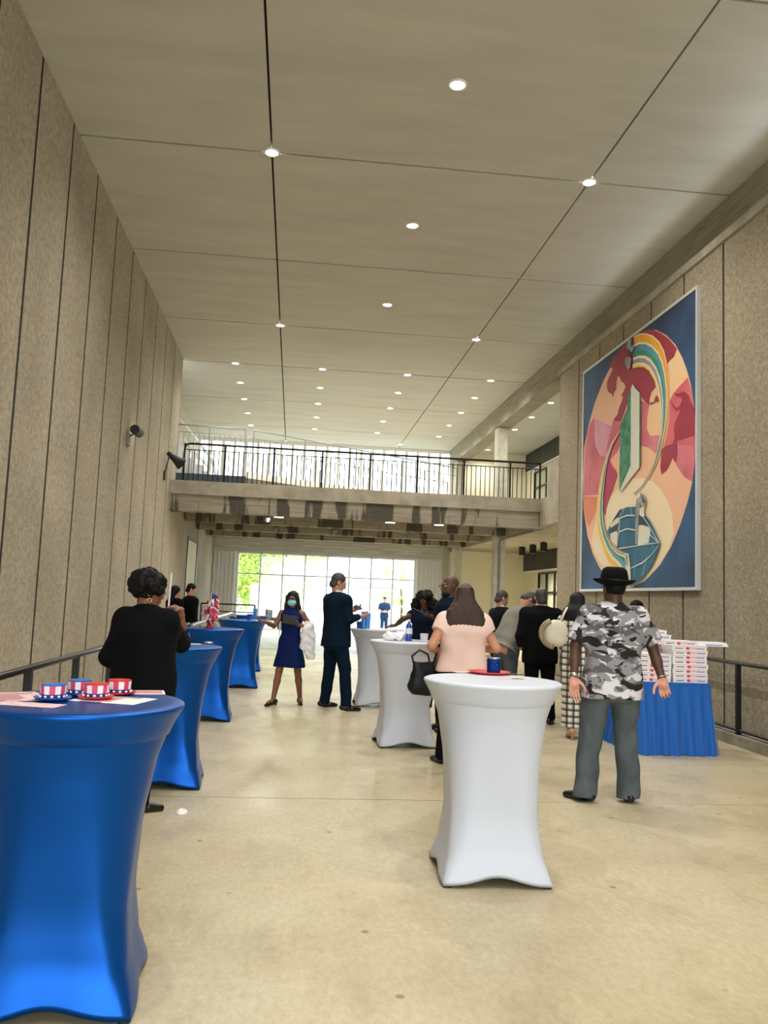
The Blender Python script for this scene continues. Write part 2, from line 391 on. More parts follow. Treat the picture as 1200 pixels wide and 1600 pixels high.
railing('ramp_railing', 'second pale railing on the far side of upper ramp', ((-1.5, 25.55, 4.82), (4.6, 25.55, ZU+.03)), ((-1.5, 25.55, 5.9), (4.6, 25.55, 5.2)), [0, .33, .66, 1], .3, 'white_paint', .02, .024, .009, .3)
g = empty('stair_handrail', (-3.3, 24.6, 4.85), 0, 'white stair handrails slanting above landing at far left', 'handrail')
for dy in (0, .45):
    MB().tube([(-.35, dy, 1.75), (0.05, dy, 1.35), (.75, dy, .55), (.9, dy, .0)], .035, 6).build('rail', 'white_paint', g)
    MB().tube([(-.35, dy, 1.35), (0.05, dy, .95), (.6, dy, .35)], .02, 6).build('rail', 'white_paint', g)
for x, h in ((-.35, 1.75), (.2, 1.18)): MB().bar((x, 0, 0), (x, 0, h), .03, 6).build('post', 'white_paint', g)
for k in range(5): MB().box(-.3+.2*k, -.1+.2*k, .05, .4, 0, .9-.18*k).build('step', 'white_paint', g)

def handrail(label, pts, posts, z0, mats=('rail_black', 'rail_metal'), low=None, r=.025):
    g = empty('handrail', (pts[0][0], pts[0][1], 0), 0, label, 'handrail'); o = Vector((pts[0][0], pts[0][1], 0))
    MB().tube([Vector(p)-o for p in pts], r, 10).build('top_rail', mats[1], g, smooth=True)
    if low: MB().tube([Vector((p[0], p[1], low))-o for p in pts], r*.8, 8).build('low_rail', mats[0], g)
    for x, y in posts:
        MB().box(x-o.x-.025, x-o.x+.025, y-o.y-.025, y-o.y+.025, z0, pts[0][2]).build('post', mats[0], g)
    return g
handrail('dark metal handrail behind the foreground blue tables along left wall', [(-1.80, 0.5, .97), (-1.80, 15.2, .97)], [(-1.80, 6.15-1.28*k) for k in range(1, 4)]+[(-1.8, 6.15), (-1.8, 7.45)]+[(-1.80, 8.8+1.4*k) for k in range(5)], 0)
handrail('black metal handrail on kerb along right wall beyond boxes table', [(5.30, 1.0, .95), (5.30, 16.5, .95)], [(5.30, 9.6+1.75*k) for k in range(-4, 4)], .12, ('rail_black', 'rail_black'), low=.17)
handrail('black two bar handrail in front of the far ribbed wall', [(-2.9, 27.5, 1.16), (-1.2, 27.5, 1.16)], [(-2.9, 27.5), (-1.2, 27.5)], 0, ('rail_black', 'rail_black'), low=.92)
handrail('bright silver ramp handrail standing behind the third blue table', [(-1.78, 15.5, .93), (-1.15, 16.4, 1.14), (-1.05, 16.4, 1.1)], [(-1.15, 16.4)], 0, ('silver', 'silver'), r=.04)

# ------------------------------------------------------------------ lights in the ceiling
ORD = ['first', 'second', 'third', 'fourth', 'fifth', 'sixth', 'seventh']
dl_tmpl = None
def downlight(x, y, label, group, watts):
    global dl_tmpl
    g = empty('ceiling_downlight', (x, y, C), 0, label, 'light', group)
    if dl_tmpl is None:
        t = MB().lathe([(.085, .005), (.085, -.012), (.105, -.012), (.112, -.004), (.112, .005)], 28, caps=False)
        a = t.build('trim_ring', 'white_paint', g, smooth=True)
        b = MB().lathe([(.0, -.004), (.084, -.004), (.084, .004), (.0, .004)], 28, caps=False).build('lens', 'lamp_lens', g)
        dl_tmpl = (a.data, b.data)
    else:
        link('trim_ring', dl_tmpl[0], None, g); link('lens', dl_tmpl[1], None, g)
    ld = bpy.data.lights.new('downlight_lamp', 'SPOT'); ld.energy = watts; ld.spot_size = R(150); ld.spot_blend = .9
    ld.shadow_soft_size = .08; ld.color = (1, .97, .90)
    lo = bpy.data.objects.new('lamp', ld); COL.objects.link(lo); lo.parent = g; lo.location = (0, 0, -.03)
front = [(1.575, 8.91, 'big round downlight nearest the camera, alone at top of view'), (-.575, 10.78, 'round downlight at the left ceiling seam near top'), (3.80, 10.78, 'round downlight at the right ceiling seam near right wall'),
         (1.58, 12.6, 'round downlight in mid ceiling behind the nearest one'), (1.59, 16.25, 'round downlight in mid ceiling, third down the centre line'), (-.575, 18.05, 'round downlight at the left seam before the balcony'), (3.80, 18.05, 'round downlight at the right seam before the balcony'),
         (1.58, 1.6, 'round downlight above and behind the view'), (1.58, -2.05, 'round downlight overhead behind the photographer'), (-.575, -3.7, 'round downlight far behind at left seam'), (3.8, -3.7, 'round downlight far behind at right seam'), (1.58, 5.25, 'round downlight overhead above the view'), (-.575, 3.5, 'round downlight overhead at left seam'), (3.8, 3.5, 'round downlight overhead at right seam')]
for x, y, lb in front: downlight(x, y, lb, 'downlights in the front half of ceiling', DOWNLIGHT_W)
rows = ['nearest row', 'second row', 'third row', 'fourth row', 'farthest row']
for i, y in enumerate((21.4, 23.38, 25.38, 27.38, 29.38)):
    for j, x in enumerate((-1.77, .47, 2.70, 4.93)):
        downlight(x, y, 'small round downlight above the balcony, %s, %s from the left' % (rows[i], ORD[j]), 'downlights above the balcony', DOWNLIGHT_W*.55)
downlight(3.8, 32.0-.6, 'last small downlight close to the far upper windows', 'downlights above the balcony', DOWNLIGHT_W*.4)
for i, y in enumerate((23.38, 25.38, 27.38, 31.4)):
    downlight(7.19, y, 'round downlight in right wing ceiling, %s behind the column' % ORD[i], 'downlights in the right wing', DOWNLIGHT_W*.5)
for i, (x, y) in enumerate(((7.73, 28.1), (7.73, 26.8), (7.73, 25.6))):
    g = empty('cylinder_lamp', (x, y, 3.5), 0, '%s black cylinder lamp under the right wing ceiling' % ['leftmost', 'middle', 'rightmost'][i], 'lamp', 'cylinder lamps of the right wing')
    MB().lathe([(.03, 0), (.03, -.02), (.11, -.02), (.11, -.30), (.095, -.30), (.095, -.25)], 20).build('body', 'lamp_black', g, smooth=False)
    MB().lathe([(.0, -.27), (.094, -.27), (.094, -.265), (.0, -.265)], 20, caps=False).build('lens', 'warm_lens', g)
    ld = bpy.data.lights.new('cylinder_lamp', 'SPOT'); ld.energy = 320; ld.spot_size = R(140); ld.spot_blend = .8; ld.color = (1, .93, .72); ld.shadow_soft_size = .06
    lo = bpy.data.objects.new('lamp', ld); COL.objects.link(lo); lo.parent = g; lo.location = (0, 0, -.31)
# small fittings under the balcony
for i, (x, y, z) in enumerate(((-.75, 21.2, 3.52), (-.62, 24.4, 3.5), (1.1, 24.0, 3.48), (3.3, 24.4, 3.5), (-.5, 27.4, 3.44))):
    g = empty('security_camera', (x, y, 3.9), 0, ['dome camera under the front balcony beam', 'small dome camera behind second beam at left', 'small dome camera behind second beam in the middle', 'small dome camera behind second beam at right', 'dark dome camera hanging before the far header'][i], 'camera')
    MB().bar((0, 0, 0), (0, 0, -.45), .02, 8).build('stem', 'lamp_grey', g)
    MB().lathe([(.0, -.58), (.05, -.565), (.08, -.52), (.085, -.47), (.09, -.44), (.0, -.43)], 16, caps=False).build('dome', 'lamp_grey' if i != 4 else 'lamp_black', g, smooth=True)
for i, x in enumerate((-.45, 2.35, 3.6)):
    g = empty('strip_light', (x, 21.0, 3.46), 0, '%s small lit strip light under the front balcony beam' % ['left', 'middle', 'right'][i], 'light', 'strip lights under the balcony')
    MB().box(-.12, .12, -.04, .04, 0, .03).build('housing', 'white_paint', g); MB().box(-.11, .11, -.035, .035, -.012, 0).build('lens', 'lamp_lens', g)
    ld = bpy.data.lights.new('strip_lamp', 'AREA'); ld.energy = 45; ld.shape = 'RECTANGLE'; ld.size = .22; ld.size_y = .07; ld.color = (1, .97, .9)
    lo = bpy.data.objects.new('lamp', ld); COL.objects.link(lo); lo.parent = g; lo.location = (0, 0, -.016)
# wall lamps on the left wall
g = empty('wall_floodlight', (XL, 15.1, 4.22), 0, 'black floodlight with lit face on left wall', 'lamp')
MB().box(0, .05, -.09, .09, -.16, .05).build('mount', 'lamp_grey', g)
MB().bar((.14, -.12, .12), (.16, .22, .12), .085, 16).build('head', 'lamp_black', g); MB().bar((.16, .22, .12), (.161, .235, .12), .07, 16).build('lens', 'lamp_lens', g)
MB().bar((.03, 0, 0), (.14, 0, .1), .02, 6).build('arm', 'lamp_grey', g)
g = empty('wall_spotlight', (XL, 19.35, 4.45), 0, 'black cone spotlight on a stem on left wall near balcony', 'lamp')
MB().box(0, .04, -.06, .06, -.42, -.22).build('mount', 'lamp_black', g); MB().tube([(.03, 0, -.25), (.06, 0, -.05), (.10, 0, .12)], .014, 6).build('stem', 'lamp_black', g)
MB().tube([(.07, -.05, .19), (.12, 0, .16), (.26, .1, .06), (.36, .17, -.01)], [.045, .06, .10, .15], 16).build('shade', 'lamp_black', g, smooth=True)
# conduit on the column
MB().tube([(6.0, 20.0, 3.40), (6.0, 23.7, 3.40), (5.99, 24.12, 3.39), (5.98, 24.245, 3.28), (5.98, 24.245, .05)], .028, 8).build('electrical_conduit', 'lamp_grey', smooth=True, label='grey conduit pipe running down the concrete column', cat='pipe')
# ------------------------------------------------------------------ mural
def paint(name, c, c2=None, sc=1.2, lo=.35, hi=.65):
    m, nt, b = newmat('paint_'+name); v = vec(nt, 'obj')
    f = noise(nt, v, sc, 5); c = lin(c); c2 = lin(c2) if c2 else tuple(x*.85 for x in c[:3])+(1,)
    nt.links.new(ramp(nt, f, [(lo, c2), (hi, c)]), b.inputs['Base Color']); b.inputs['Roughness'].default_value = .65
paint('navy', (52, 100, 146), (34, 52, 80), .55, .38, .68); paint('peach', (240, 200, 150), (240, 176, 150), .5); paint('cream', (240, 230, 200), (244, 214, 168), .6)
paint('pink', (222, 130, 140), (196, 86, 104), 1.0); paint('lilac', (224, 168, 186), (210, 120, 140), 1.2); paint('coral', (214, 104, 88), (226, 140, 104), .9)
paint('rose', (222, 116, 118), (202, 74, 92), .7); paint('crimson', (168, 52, 74), (146, 36, 54), .9); paint('magenta', (184, 64, 100), (170, 52, 84), 1)
paint('orange', (240, 178, 40), (236, 160, 40), 2); paint('yellow', (244, 204, 90)); paint('teal', (70, 140, 160), (110, 170, 176), 1); paint('green', (40, 130, 116), (70, 160, 130), 1.5)
paint('mauve', (150, 140, 158), (170, 160, 170), 1); paint('green2', (72, 142, 104), (44, 110, 84), 6, .42, .55); paint('ivory', (226, 224, 204)); paint('globe', (44, 112, 136), (34, 82, 110), 1.1)
paint('dark', (52, 66, 68)); paint('steel', (160, 164, 164), (120, 124, 128), 5); paint('white', (236, 238, 234))
MURAL = [
('painted_oval','peach',[(3.28,4.06),(3.65,3.86),(3.96,3.62),(4.2,3.34),(4.34,3.12),(4.46,2.88),(4.55,2.59),(4.61,2.31),(4.63,2.07),(4.6,1.78),(4.52,1.5),(4.37,1.22),(4.15,0.92),(3.86,0.62),(3.48,0.36),(3.04,0.17),(2.44,0.03),(1.96,0.05),(1.45,0.2),(0.99,0.39),(0.62,0.67),(0.31,1.04),(0.08,1.58),(-0.01,2.19),(0.06,2.75),(0.3,3.15),(0.62,3.51),(1.08,3.84),(1.57,4.06),(2.03,4.14),(2.56,4.18),(2.97,4.14)]),
('painted_sky_glow','cream',[(2.04,1.77),(2.37,1.82),(2.81,1.77),(3.23,1.66),(3.51,1.49),(3.74,1.29),(3.89,1.08),(3.93,0.81),(3.79,0.59),(3.41,0.34),(2.93,0.13),(2.41,0.03),(1.94,0.09),(1.33,0.33),(0.77,0.63),(0.53,0.87),(0.75,1.29),(1.07,1.59),(1.49,1.66)]),
('painted_tint','pink',[(0.61,3.23),(0.38,3.17),(0.23,3.0),(0.14,2.76),(0.09,2.42),(0.09,2.09),(0.08,1.81),(0.9,1.73),(1.06,2.04),(1.37,2.26),(1.78,2.39),(1.92,2.52),(1.91,2.89),(1.56,2.99),(1.41,2.82),(1.25,2.71),(0.92,2.79),(0.71,2.89),(0.62,3.06)]),
('painted_tint','lilac',[(0.67,3.19),(1.24,2.97),(1.48,2.88),(1.38,2.72),(1.26,2.56),(1.31,2.37),(0.93,2.44),(0.69,2.68),(0.6,2.93)]),
('painted_tint','coral',[(0.04,1.81),(0.84,1.7),(0.8,1.45),(0.37,1.2),(0.21,1.36),(0.09,1.61)]),
('painted_tint','rose',[(4.37,3.01),(4.13,2.95),(3.91,2.88),(3.8,2.81),(3.78,2.51),(3.69,2.27),(3.54,2.07),(3.51,1.94),(3.92,1.91),(4.48,1.67),(4.58,1.86),(4.59,2.18),(4.57,2.5),(4.49,2.78)]),
('painted_tint','pink',[(3.85,2.05),(4.06,2.09),(4.59,1.98),(4.59,1.7),(4.51,1.49),(4.28,1.59),(4.03,1.79)]),
('painted_tint','pink',[(2.75,3.05),(3.05,2.91),(2.97,2.71),(2.97,2.53),(3.1,2.4),(3.46,2.35),(3.43,2.21),(3.31,2.09),(3.1,2.22),(2.77,2.31)]),
('painted_land','crimson',[(3.72,3.4),(3.8,3.43),(3.93,3.44),(3.95,3.48),(4.03,3.53),(3.91,3.64),(3.75,3.77),(3.52,3.92),(3.28,4.05),(3.07,4.13),(2.86,4.18),(2.68,4.2),(2.44,4.21),(2.22,4.19),(1.93,4.18),(1.68,4.13),(1.47,4.08),(1.34,4.01),(1.45,3.95),(1.5,3.9),(1.4,3.84),(1.31,3.8),(1.24,3.73),(1.25,3.61),(1.33,3.53),(1.47,3.47),(1.54,3.4),(1.57,3.48),(1.67,3.5),(1.67,3.62),(1.72,3.73),(1.84,3.68),(1.92,3.58),(2.04,3.52),(2.1,3.44),(2.02,3.38),(1.91,3.33),(2.0,3.29),(1.91,3.2),(1.81,3.13),(1.76,3.04),(1.58,2.98),(1.66,2.94),(1.91,2.89),(2.1,3.05),(2.24,3.25),(2.38,3.37),(2.52,3.31),(2.74,3.17),(2.8,3.08),(2.96,2.96),(3.09,2.9),(3.06,2.98),(3.13,3.09),(3.29,3.14),(3.27,3.25),(3.53,3.29)]),
('painted_land','crimson',[(3.93,2.89),(4.09,2.84),(4.27,2.83),(4.42,2.73),(4.47,2.63),(4.56,2.54),(4.59,2.5),(4.59,2.34),(4.58,2.13),(4.31,2.14),(4.03,2.15),(4.06,2.05),(3.97,1.96),(3.94,1.9),(3.92,1.92),(3.94,1.97),(3.78,1.82),(3.7,1.77),(3.53,1.73),(3.49,1.85),(3.51,1.97),(3.54,2.12),(3.73,2.14),(3.9,2.13),(3.97,2.21),(3.94,2.34),(3.97,2.42),(4.04,2.48),(4.15,2.58),(4.22,2.71),(4.15,2.78),(4.04,2.8)]),
('painted_land','crimson',[(4.02,2.05),(4.07,2.01),(4.04,1.88),(3.98,1.84),(3.94,1.9),(3.97,1.99)]),
('painted_land','crimson',[(3.09,2.94),(3.24,2.91),(3.3,2.98),(3.34,3.0),(3.42,2.93),(3.42,2.88),(3.3,2.9),(3.15,2.89)]),
('painted_land','crimson',[(3.81,2.81),(3.91,2.73),(4.02,2.64),(4.13,2.65),(4.22,2.72),(4.24,2.69),(4.17,2.6),(4.02,2.6),(3.93,2.66)]),
('painted_land','magenta',[(1.42,2.29),(1.53,2.17),(1.71,2.06),(1.77,1.96),(1.64,1.82),(1.52,1.69),(1.38,1.57),(1.28,1.44),(1.23,1.31),(1.15,1.42),(1.18,1.66),(1.12,1.78),(1.16,2.04),(1.29,2.23)]),
('rainbow_band','cream',[(2.44,4.21),(2.68,4.19),(2.94,4.11),(3.2,3.99),(3.44,3.82),(3.61,3.62),(3.71,3.4),(3.76,3.16),(3.78,2.93),(3.77,2.71),(3.72,2.5),(3.63,2.3),(3.51,2.09),(3.44,1.99),(3.33,1.88),(3.13,1.75),(2.88,1.62),(2.56,1.53),(2.55,1.54),(2.88,1.63),(3.13,1.75),(3.33,1.88),(3.43,1.99),(3.5,2.09),(3.61,2.29),(3.7,2.49),(3.75,2.7),(3.77,2.91),(3.75,3.14),(3.7,3.37),(3.6,3.59),(3.44,3.79),(3.19,3.97),(2.94,4.09),(2.68,4.17),(2.44,4.18)]),
('rainbow_band','orange',[(2.44,4.18),(2.68,4.17),(2.94,4.09),(3.19,3.97),(3.44,3.79),(3.6,3.59),(3.7,3.37),(3.75,3.14),(3.77,2.91),(3.75,2.7),(3.7,2.49),(3.61,2.29),(3.5,2.09),(3.43,1.99),(3.33,1.88),(3.13,1.75),(2.88,1.63),(2.55,1.54),(2.54,1.54),(2.87,1.63),(3.12,1.76),(3.32,1.89),(3.4,1.99),(3.47,2.08),(3.57,2.25),(3.65,2.44),(3.7,2.63),(3.71,2.83),(3.7,3.04),(3.65,3.26),(3.56,3.47),(3.4,3.67),(3.17,3.85),(2.92,3.97),(2.67,4.05),(2.44,4.07)]),
('rainbow_band','cream',[(2.44,4.07),(2.67,4.05),(2.92,3.97),(3.17,3.85),(3.4,3.67),(3.56,3.47),(3.65,3.26),(3.7,3.04),(3.71,2.83),(3.7,2.63),(3.65,2.44),(3.57,2.25),(3.47,2.08),(3.4,1.99),(3.32,1.89),(3.12,1.76),(2.87,1.63),(2.54,1.54),(2.54,1.54),(2.86,1.63),(3.11,1.76),(3.31,1.89),(3.39,1.99),(3.46,2.07),(3.55,2.24),(3.63,2.42),(3.68,2.61),(3.69,2.8),(3.68,3.0),(3.63,3.22),(3.54,3.43),(3.39,3.63),(3.16,3.81),(2.92,3.94),(2.67,4.01),(2.44,4.03)]),
('rainbow_band','teal',[(2.44,4.03),(2.67,4.01),(2.92,3.94),(3.16,3.81),(3.39,3.63),(3.54,3.43),(3.63,3.22),(3.68,3.0),(3.69,2.8),(3.68,2.61),(3.63,2.42),(3.55,2.24),(3.46,2.07),(3.39,1.99),(3.31,1.89),(3.11,1.76),(2.86,1.63),(2.54,1.54),(2.53,1.55),(2.85,1.64),(3.1,1.77),(3.3,1.9),(3.37,2.0),(3.43,2.06),(3.51,2.21),(3.59,2.38),(3.63,2.55),(3.65,2.73),(3.63,2.92),(3.59,3.13),(3.51,3.33),(3.36,3.54),(3.14,3.72),(2.91,3.84),(2.66,3.91),(2.43,3.94)]),
('rainbow_band','green',[(2.43,3.94),(2.66,3.91),(2.91,3.84),(3.14,3.72),(3.36,3.54),(3.51,3.33),(3.59,3.13),(3.63,2.92),(3.65,2.73),(3.63,2.55),(3.59,2.38),(3.51,2.21),(3.43,2.06),(3.37,2.0),(3.3,1.9),(3.1,1.77),(2.85,1.64),(2.53,1.55),(2.53,1.55),(2.84,1.64),(3.09,1.77),(3.29,1.91),(3.35,2.0),(3.4,2.05),(3.47,2.19),(3.55,2.34),(3.59,2.5),(3.6,2.67),(3.59,2.85),(3.55,3.04),(3.48,3.24),(3.34,3.44),(3.12,3.64),(2.89,3.76),(2.66,3.82),(2.43,3.85)]),
('rainbow_band','cream',[(2.43,3.85),(2.66,3.82),(2.89,3.76),(3.12,3.64),(3.34,3.44),(3.48,3.24),(3.55,3.04),(3.59,2.85),(3.6,2.67),(3.59,2.5),(3.55,2.34),(3.47,2.19),(3.4,2.05),(3.35,2.0),(3.29,1.91),(3.09,1.77),(2.84,1.64),(2.53,1.55),(2.52,1.55),(2.84,1.65),(3.09,1.78),(3.29,1.91),(3.34,2.0),(3.39,2.04),(3.46,2.17),(3.52,2.32),(3.57,2.47),(3.58,2.63),(3.57,2.81),(3.54,2.99),(3.46,3.19),(3.33,3.4),(3.11,3.59),(2.89,3.71),(2.66,3.78),(2.43,3.81)]),
('rainbow_band','mauve',[(2.43,3.81),(2.66,3.78),(2.89,3.71),(3.11,3.59),(3.33,3.4),(3.46,3.19),(3.54,2.99),(3.57,2.81),(3.58,2.63),(3.57,2.47),(3.52,2.32),(3.46,2.17),(3.39,2.04),(3.34,2.0),(3.29,1.91),(3.09,1.78),(2.84,1.65),(2.52,1.55),(2.52,1.56),(2.83,1.65),(3.08,1.78),(3.28,1.92),(3.33,2.0),(3.36,2.04),(3.43,2.15),(3.49,2.29),(3.54,2.43),(3.55,2.58),(3.54,2.75),(3.5,2.92),(3.43,3.12),(3.3,3.32),(3.1,3.52),(2.88,3.64),(2.65,3.71),(2.42,3.74)]),
('rainbow_band','cream',[(2.42,3.74),(2.65,3.71),(2.88,3.64),(3.1,3.52),(3.3,3.32),(3.43,3.12),(3.5,2.92),(3.54,2.75),(3.55,2.58),(3.54,2.43),(3.49,2.29),(3.43,2.15),(3.36,2.04),(3.33,2.0),(3.28,1.92),(3.08,1.78),(2.83,1.65),(2.52,1.56),(2.51,1.56),(2.83,1.65),(3.08,1.78),(3.27,1.92),(3.32,2.0),(3.35,2.03),(3.41,2.14),(3.47,2.27),(3.52,2.41),(3.53,2.55),(3.52,2.71),(3.49,2.88),(3.42,3.08),(3.29,3.28),(3.09,3.48),(2.87,3.6),(2.65,3.67),(2.42,3.7)]),
('rainbow_band','yellow',[(2.42,3.7),(2.65,3.67),(2.87,3.6),(3.09,3.48),(3.29,3.28),(3.42,3.08),(3.49,2.88),(3.52,2.71),(3.53,2.55),(3.52,2.41),(3.47,2.27),(3.41,2.14),(3.35,2.03),(3.32,2.0),(3.27,1.92),(3.08,1.78),(2.83,1.65),(2.51,1.56),(2.51,1.56),(2.83,1.65),(3.08,1.79),(3.27,1.92),(3.31,2.01),(3.34,2.03),(3.4,2.13),(3.46,2.26),(3.5,2.39),(3.51,2.53),(3.51,2.68),(3.47,2.85),(3.41,3.04),(3.28,3.25),(3.08,3.45),(2.87,3.57),(2.65,3.63),(2.42,3.67)]),
('rainbow_band','cream',[(1.92,2.74),(1.52,2.57),(1.26,2.36),(1.1,2.16),(0.99,1.97),(0.91,1.77),(0.85,1.58),(0.82,1.37),(0.88,1.16),(1.0,0.93),(1.18,0.7),(1.36,0.51),(1.59,0.37),(1.89,0.19),(2.18,0.07),(2.2,0.08),(1.93,0.21),(1.64,0.38),(1.41,0.52),(1.22,0.7),(1.03,0.93),(0.9,1.16),(0.85,1.37),(0.87,1.57),(0.93,1.77),(1.01,1.97),(1.11,2.16),(1.27,2.36),(1.52,2.56),(1.92,2.74)]),
('rainbow_band','yellow',[(1.92,2.74),(1.52,2.56),(1.27,2.36),(1.11,2.16),(1.01,1.97),(0.93,1.77),(0.87,1.57),(0.85,1.37),(0.9,1.16),(1.03,0.93),(1.22,0.7),(1.41,0.52),(1.64,0.38),(1.93,0.21),(2.2,0.08),(2.26,0.12),(2.08,0.3),(1.84,0.45),(1.58,0.55),(1.34,0.72),(1.14,0.94),(1.0,1.17),(0.95,1.38),(0.96,1.56),(1.01,1.76),(1.08,1.96),(1.17,2.16),(1.31,2.35),(1.54,2.55),(1.93,2.73)]),
('rainbow_band','cream',[(1.93,2.73),(1.54,2.55),(1.31,2.35),(1.17,2.16),(1.08,1.96),(1.01,1.76),(0.96,1.56),(0.95,1.38),(1.0,1.17),(1.14,0.94),(1.34,0.72),(1.58,0.55),(1.84,0.45),(2.08,0.3),(2.26,0.12),(2.29,0.13),(2.15,0.34),(1.93,0.47),(1.66,0.57),(1.41,0.73),(1.19,0.94),(1.05,1.17),(1.0,1.38),(1.01,1.56),(1.05,1.76),(1.12,1.96),(1.2,2.15),(1.33,2.34),(1.55,2.54),(1.93,2.73)]),
('rainbow_band','teal',[(1.93,2.73),(1.55,2.54),(1.33,2.34),(1.2,2.15),(1.12,1.96),(1.05,1.76),(1.01,1.56),(1.0,1.38),(1.05,1.17),(1.19,0.94),(1.41,0.73),(1.66,0.57),(1.93,0.47),(2.15,0.34),(2.29,0.13),(2.33,0.16),(2.24,0.39),(2.05,0.51),(1.77,0.59),(1.49,0.74),(1.25,0.95),(1.11,1.17),(1.06,1.38),(1.06,1.55),(1.1,1.75),(1.16,1.96),(1.23,2.15),(1.35,2.34),(1.56,2.54),(1.94,2.73)]),
('rainbow_band','green',[(1.94,2.73),(1.56,2.54),(1.35,2.34),(1.23,2.15),(1.16,1.96),(1.1,1.75),(1.06,1.55),(1.06,1.38),(1.11,1.17),(1.25,0.95),(1.49,0.74),(1.77,0.59),(2.05,0.51),(2.24,0.39),(2.33,0.16),(2.37,0.17),(2.31,0.44),(2.14,0.54),(1.85,0.6),(1.55,0.74),(1.31,0.95),(1.16,1.17),(1.1,1.38),(1.1,1.55),(1.14,1.75),(1.2,1.96),(1.26,2.15),(1.37,2.33),(1.57,2.53),(1.94,2.72)]),
('rainbow_band','cream',[(1.94,2.72),(1.57,2.53),(1.37,2.33),(1.26,2.15),(1.2,1.96),(1.14,1.75),(1.1,1.55),(1.1,1.38),(1.16,1.17),(1.31,0.95),(1.55,0.74),(1.85,0.6),(2.14,0.54),(2.31,0.44),(2.37,0.17),(2.38,0.18),(2.35,0.46),(2.2,0.56),(1.89,0.61),(1.58,0.75),(1.33,0.95),(1.19,1.17),(1.13,1.38),(1.13,1.55),(1.16,1.74),(1.22,1.96),(1.28,2.15),(1.38,2.33),(1.58,2.53),(1.95,2.72)]),
('rainbow_band','mauve',[(1.95,2.72),(1.58,2.53),(1.38,2.33),(1.28,2.15),(1.22,1.96),(1.16,1.74),(1.13,1.55),(1.13,1.38),(1.19,1.17),(1.33,0.95),(1.58,0.75),(1.89,0.61),(2.2,0.56),(2.35,0.46),(2.38,0.18),(2.41,0.2),(2.4,0.49),(2.26,0.58),(1.95,0.62),(1.62,0.75),(1.37,0.95),(1.22,1.17),(1.17,1.38),(1.16,1.54),(1.19,1.74),(1.24,1.96),(1.3,2.15),(1.4,2.33),(1.58,2.52),(1.95,2.72)]),
('painted_tower_side','green2',[(2.44,3.4),(2.33,3.32),(2.24,3.23),(2.22,3.02),(2.08,2.93),(1.94,2.81),(1.92,2.2),(1.92,1.68),(1.96,1.67),(2.4,2.03),(2.38,3.33)]),
('painted_tower_face','ivory',[(2.44,3.4),(2.56,3.3),(2.74,3.17),(2.76,1.96),(2.0,1.66),(1.95,1.69),(2.4,2.04),(2.38,3.33)]),
('painted_tower_edge','green2',[(2.73,3.18),(2.77,3.17),(2.79,1.95),(2.74,1.96)]),
('painted_globe','globe',[(2.0,1.35),(2.29,1.36),(2.61,1.33),(2.95,1.19),(3.16,1.06),(3.37,0.87),(3.54,0.69),(3.45,0.56),(3.25,0.36),(2.93,0.18),(2.67,0.09),(2.41,0.04),(2.37,0.12),(2.43,0.3),(2.4,0.48),(2.31,0.59),(1.88,0.69),(1.57,0.85),(1.38,1.02),(1.56,1.14),(1.81,1.25)]),
('painted_detail','ivory',[(2.74,1.02),(3.08,1.0),(3.2,0.91),(3.13,0.71),(2.71,0.7),(2.7,0.87)]),
('painted_detail','ivory',[(1.54,0.97),(1.82,1.0),(1.93,0.92),(1.87,0.72),(1.57,0.85)]),
('painted_detail','ivory',[(1.54,1.12),(1.81,1.22),(1.96,1.22),(1.94,1.14),(1.56,1.07)]),
('painted_detail','ivory',[(2.74,1.29),(2.95,1.29),(2.97,1.15),(2.76,1.19)]),
('painted_detail','dark',[(1.56,1.06),(1.91,1.13),(1.89,1.0),(1.54,0.99)]),
('painted_detail','dark',[(2.74,1.19),(3.0,1.11),(3.21,0.95),(2.83,1.03)]),
('painted_detail','dark',[(1.64,1.18),(1.98,1.36),(2.0,1.33),(1.84,1.22)]),
('painted_detail','steel',[(2.63,1.32),(2.67,1.46),(2.74,1.42),(2.79,1.33),(2.75,1.01),(2.71,0.71),(2.63,0.74)]),
('painted_detail','steel',[(2.0,1.33),(2.04,1.25),(1.97,0.95),(1.9,0.71),(1.85,0.73),(1.91,1.07)]),
('painted_detail','steel',[(2.83,1.54),(2.97,1.47),(3.04,1.38),(2.99,1.27),(2.87,1.33),(2.68,1.48),(2.78,1.45)]),
('painted_detail','dark',[(2.85,1.5),(3.03,1.34),(2.91,1.37)]),
('painted_detail','white',[(2.85,1.25),(2.91,1.19),(3.0,1.16),(2.93,1.13),(2.8,1.18)]),
('painted_detail','ivory',[(2.21,0.6),(2.37,0.59),(2.45,0.37),(2.48,0.14),(2.36,0.14),(2.27,0.34)]),
('painted_detail','steel',[(2.26,0.58),(2.33,0.57),(2.37,0.37),(2.26,0.42)]),
('painted_line','white',[(1.97,0.7),(2.66,0.7),(3.25,0.7),(3.54,0.7),(3.54,0.69),(3.25,0.69),(2.66,0.69),(1.97,0.68)]),
('painted_line','white',[(2.01,1.21),(2.29,1.23),(2.61,1.2),(2.61,1.18),(2.29,1.21),(2.01,1.19)]),
('painted_line','white',[(1.99,0.98),(2.3,1.01),(2.64,0.96),(2.64,0.94),(2.3,0.99),(1.99,0.96)]),
('painted_line','white',[(2.49,0.35),(2.92,0.42),(3.25,0.52),(3.52,0.66),(3.52,0.65),(3.25,0.51),(2.93,0.4),(2.49,0.34)]),
('painted_line','white',[(2.66,0.7),(2.67,0.39),(2.59,0.16),(2.59,0.15),(2.67,0.38),(2.66,0.68)]),
('painted_line','white',[(3.09,0.7),(3.09,0.46),(2.93,0.22),(2.93,0.21),(3.09,0.45),(3.09,0.68)]),
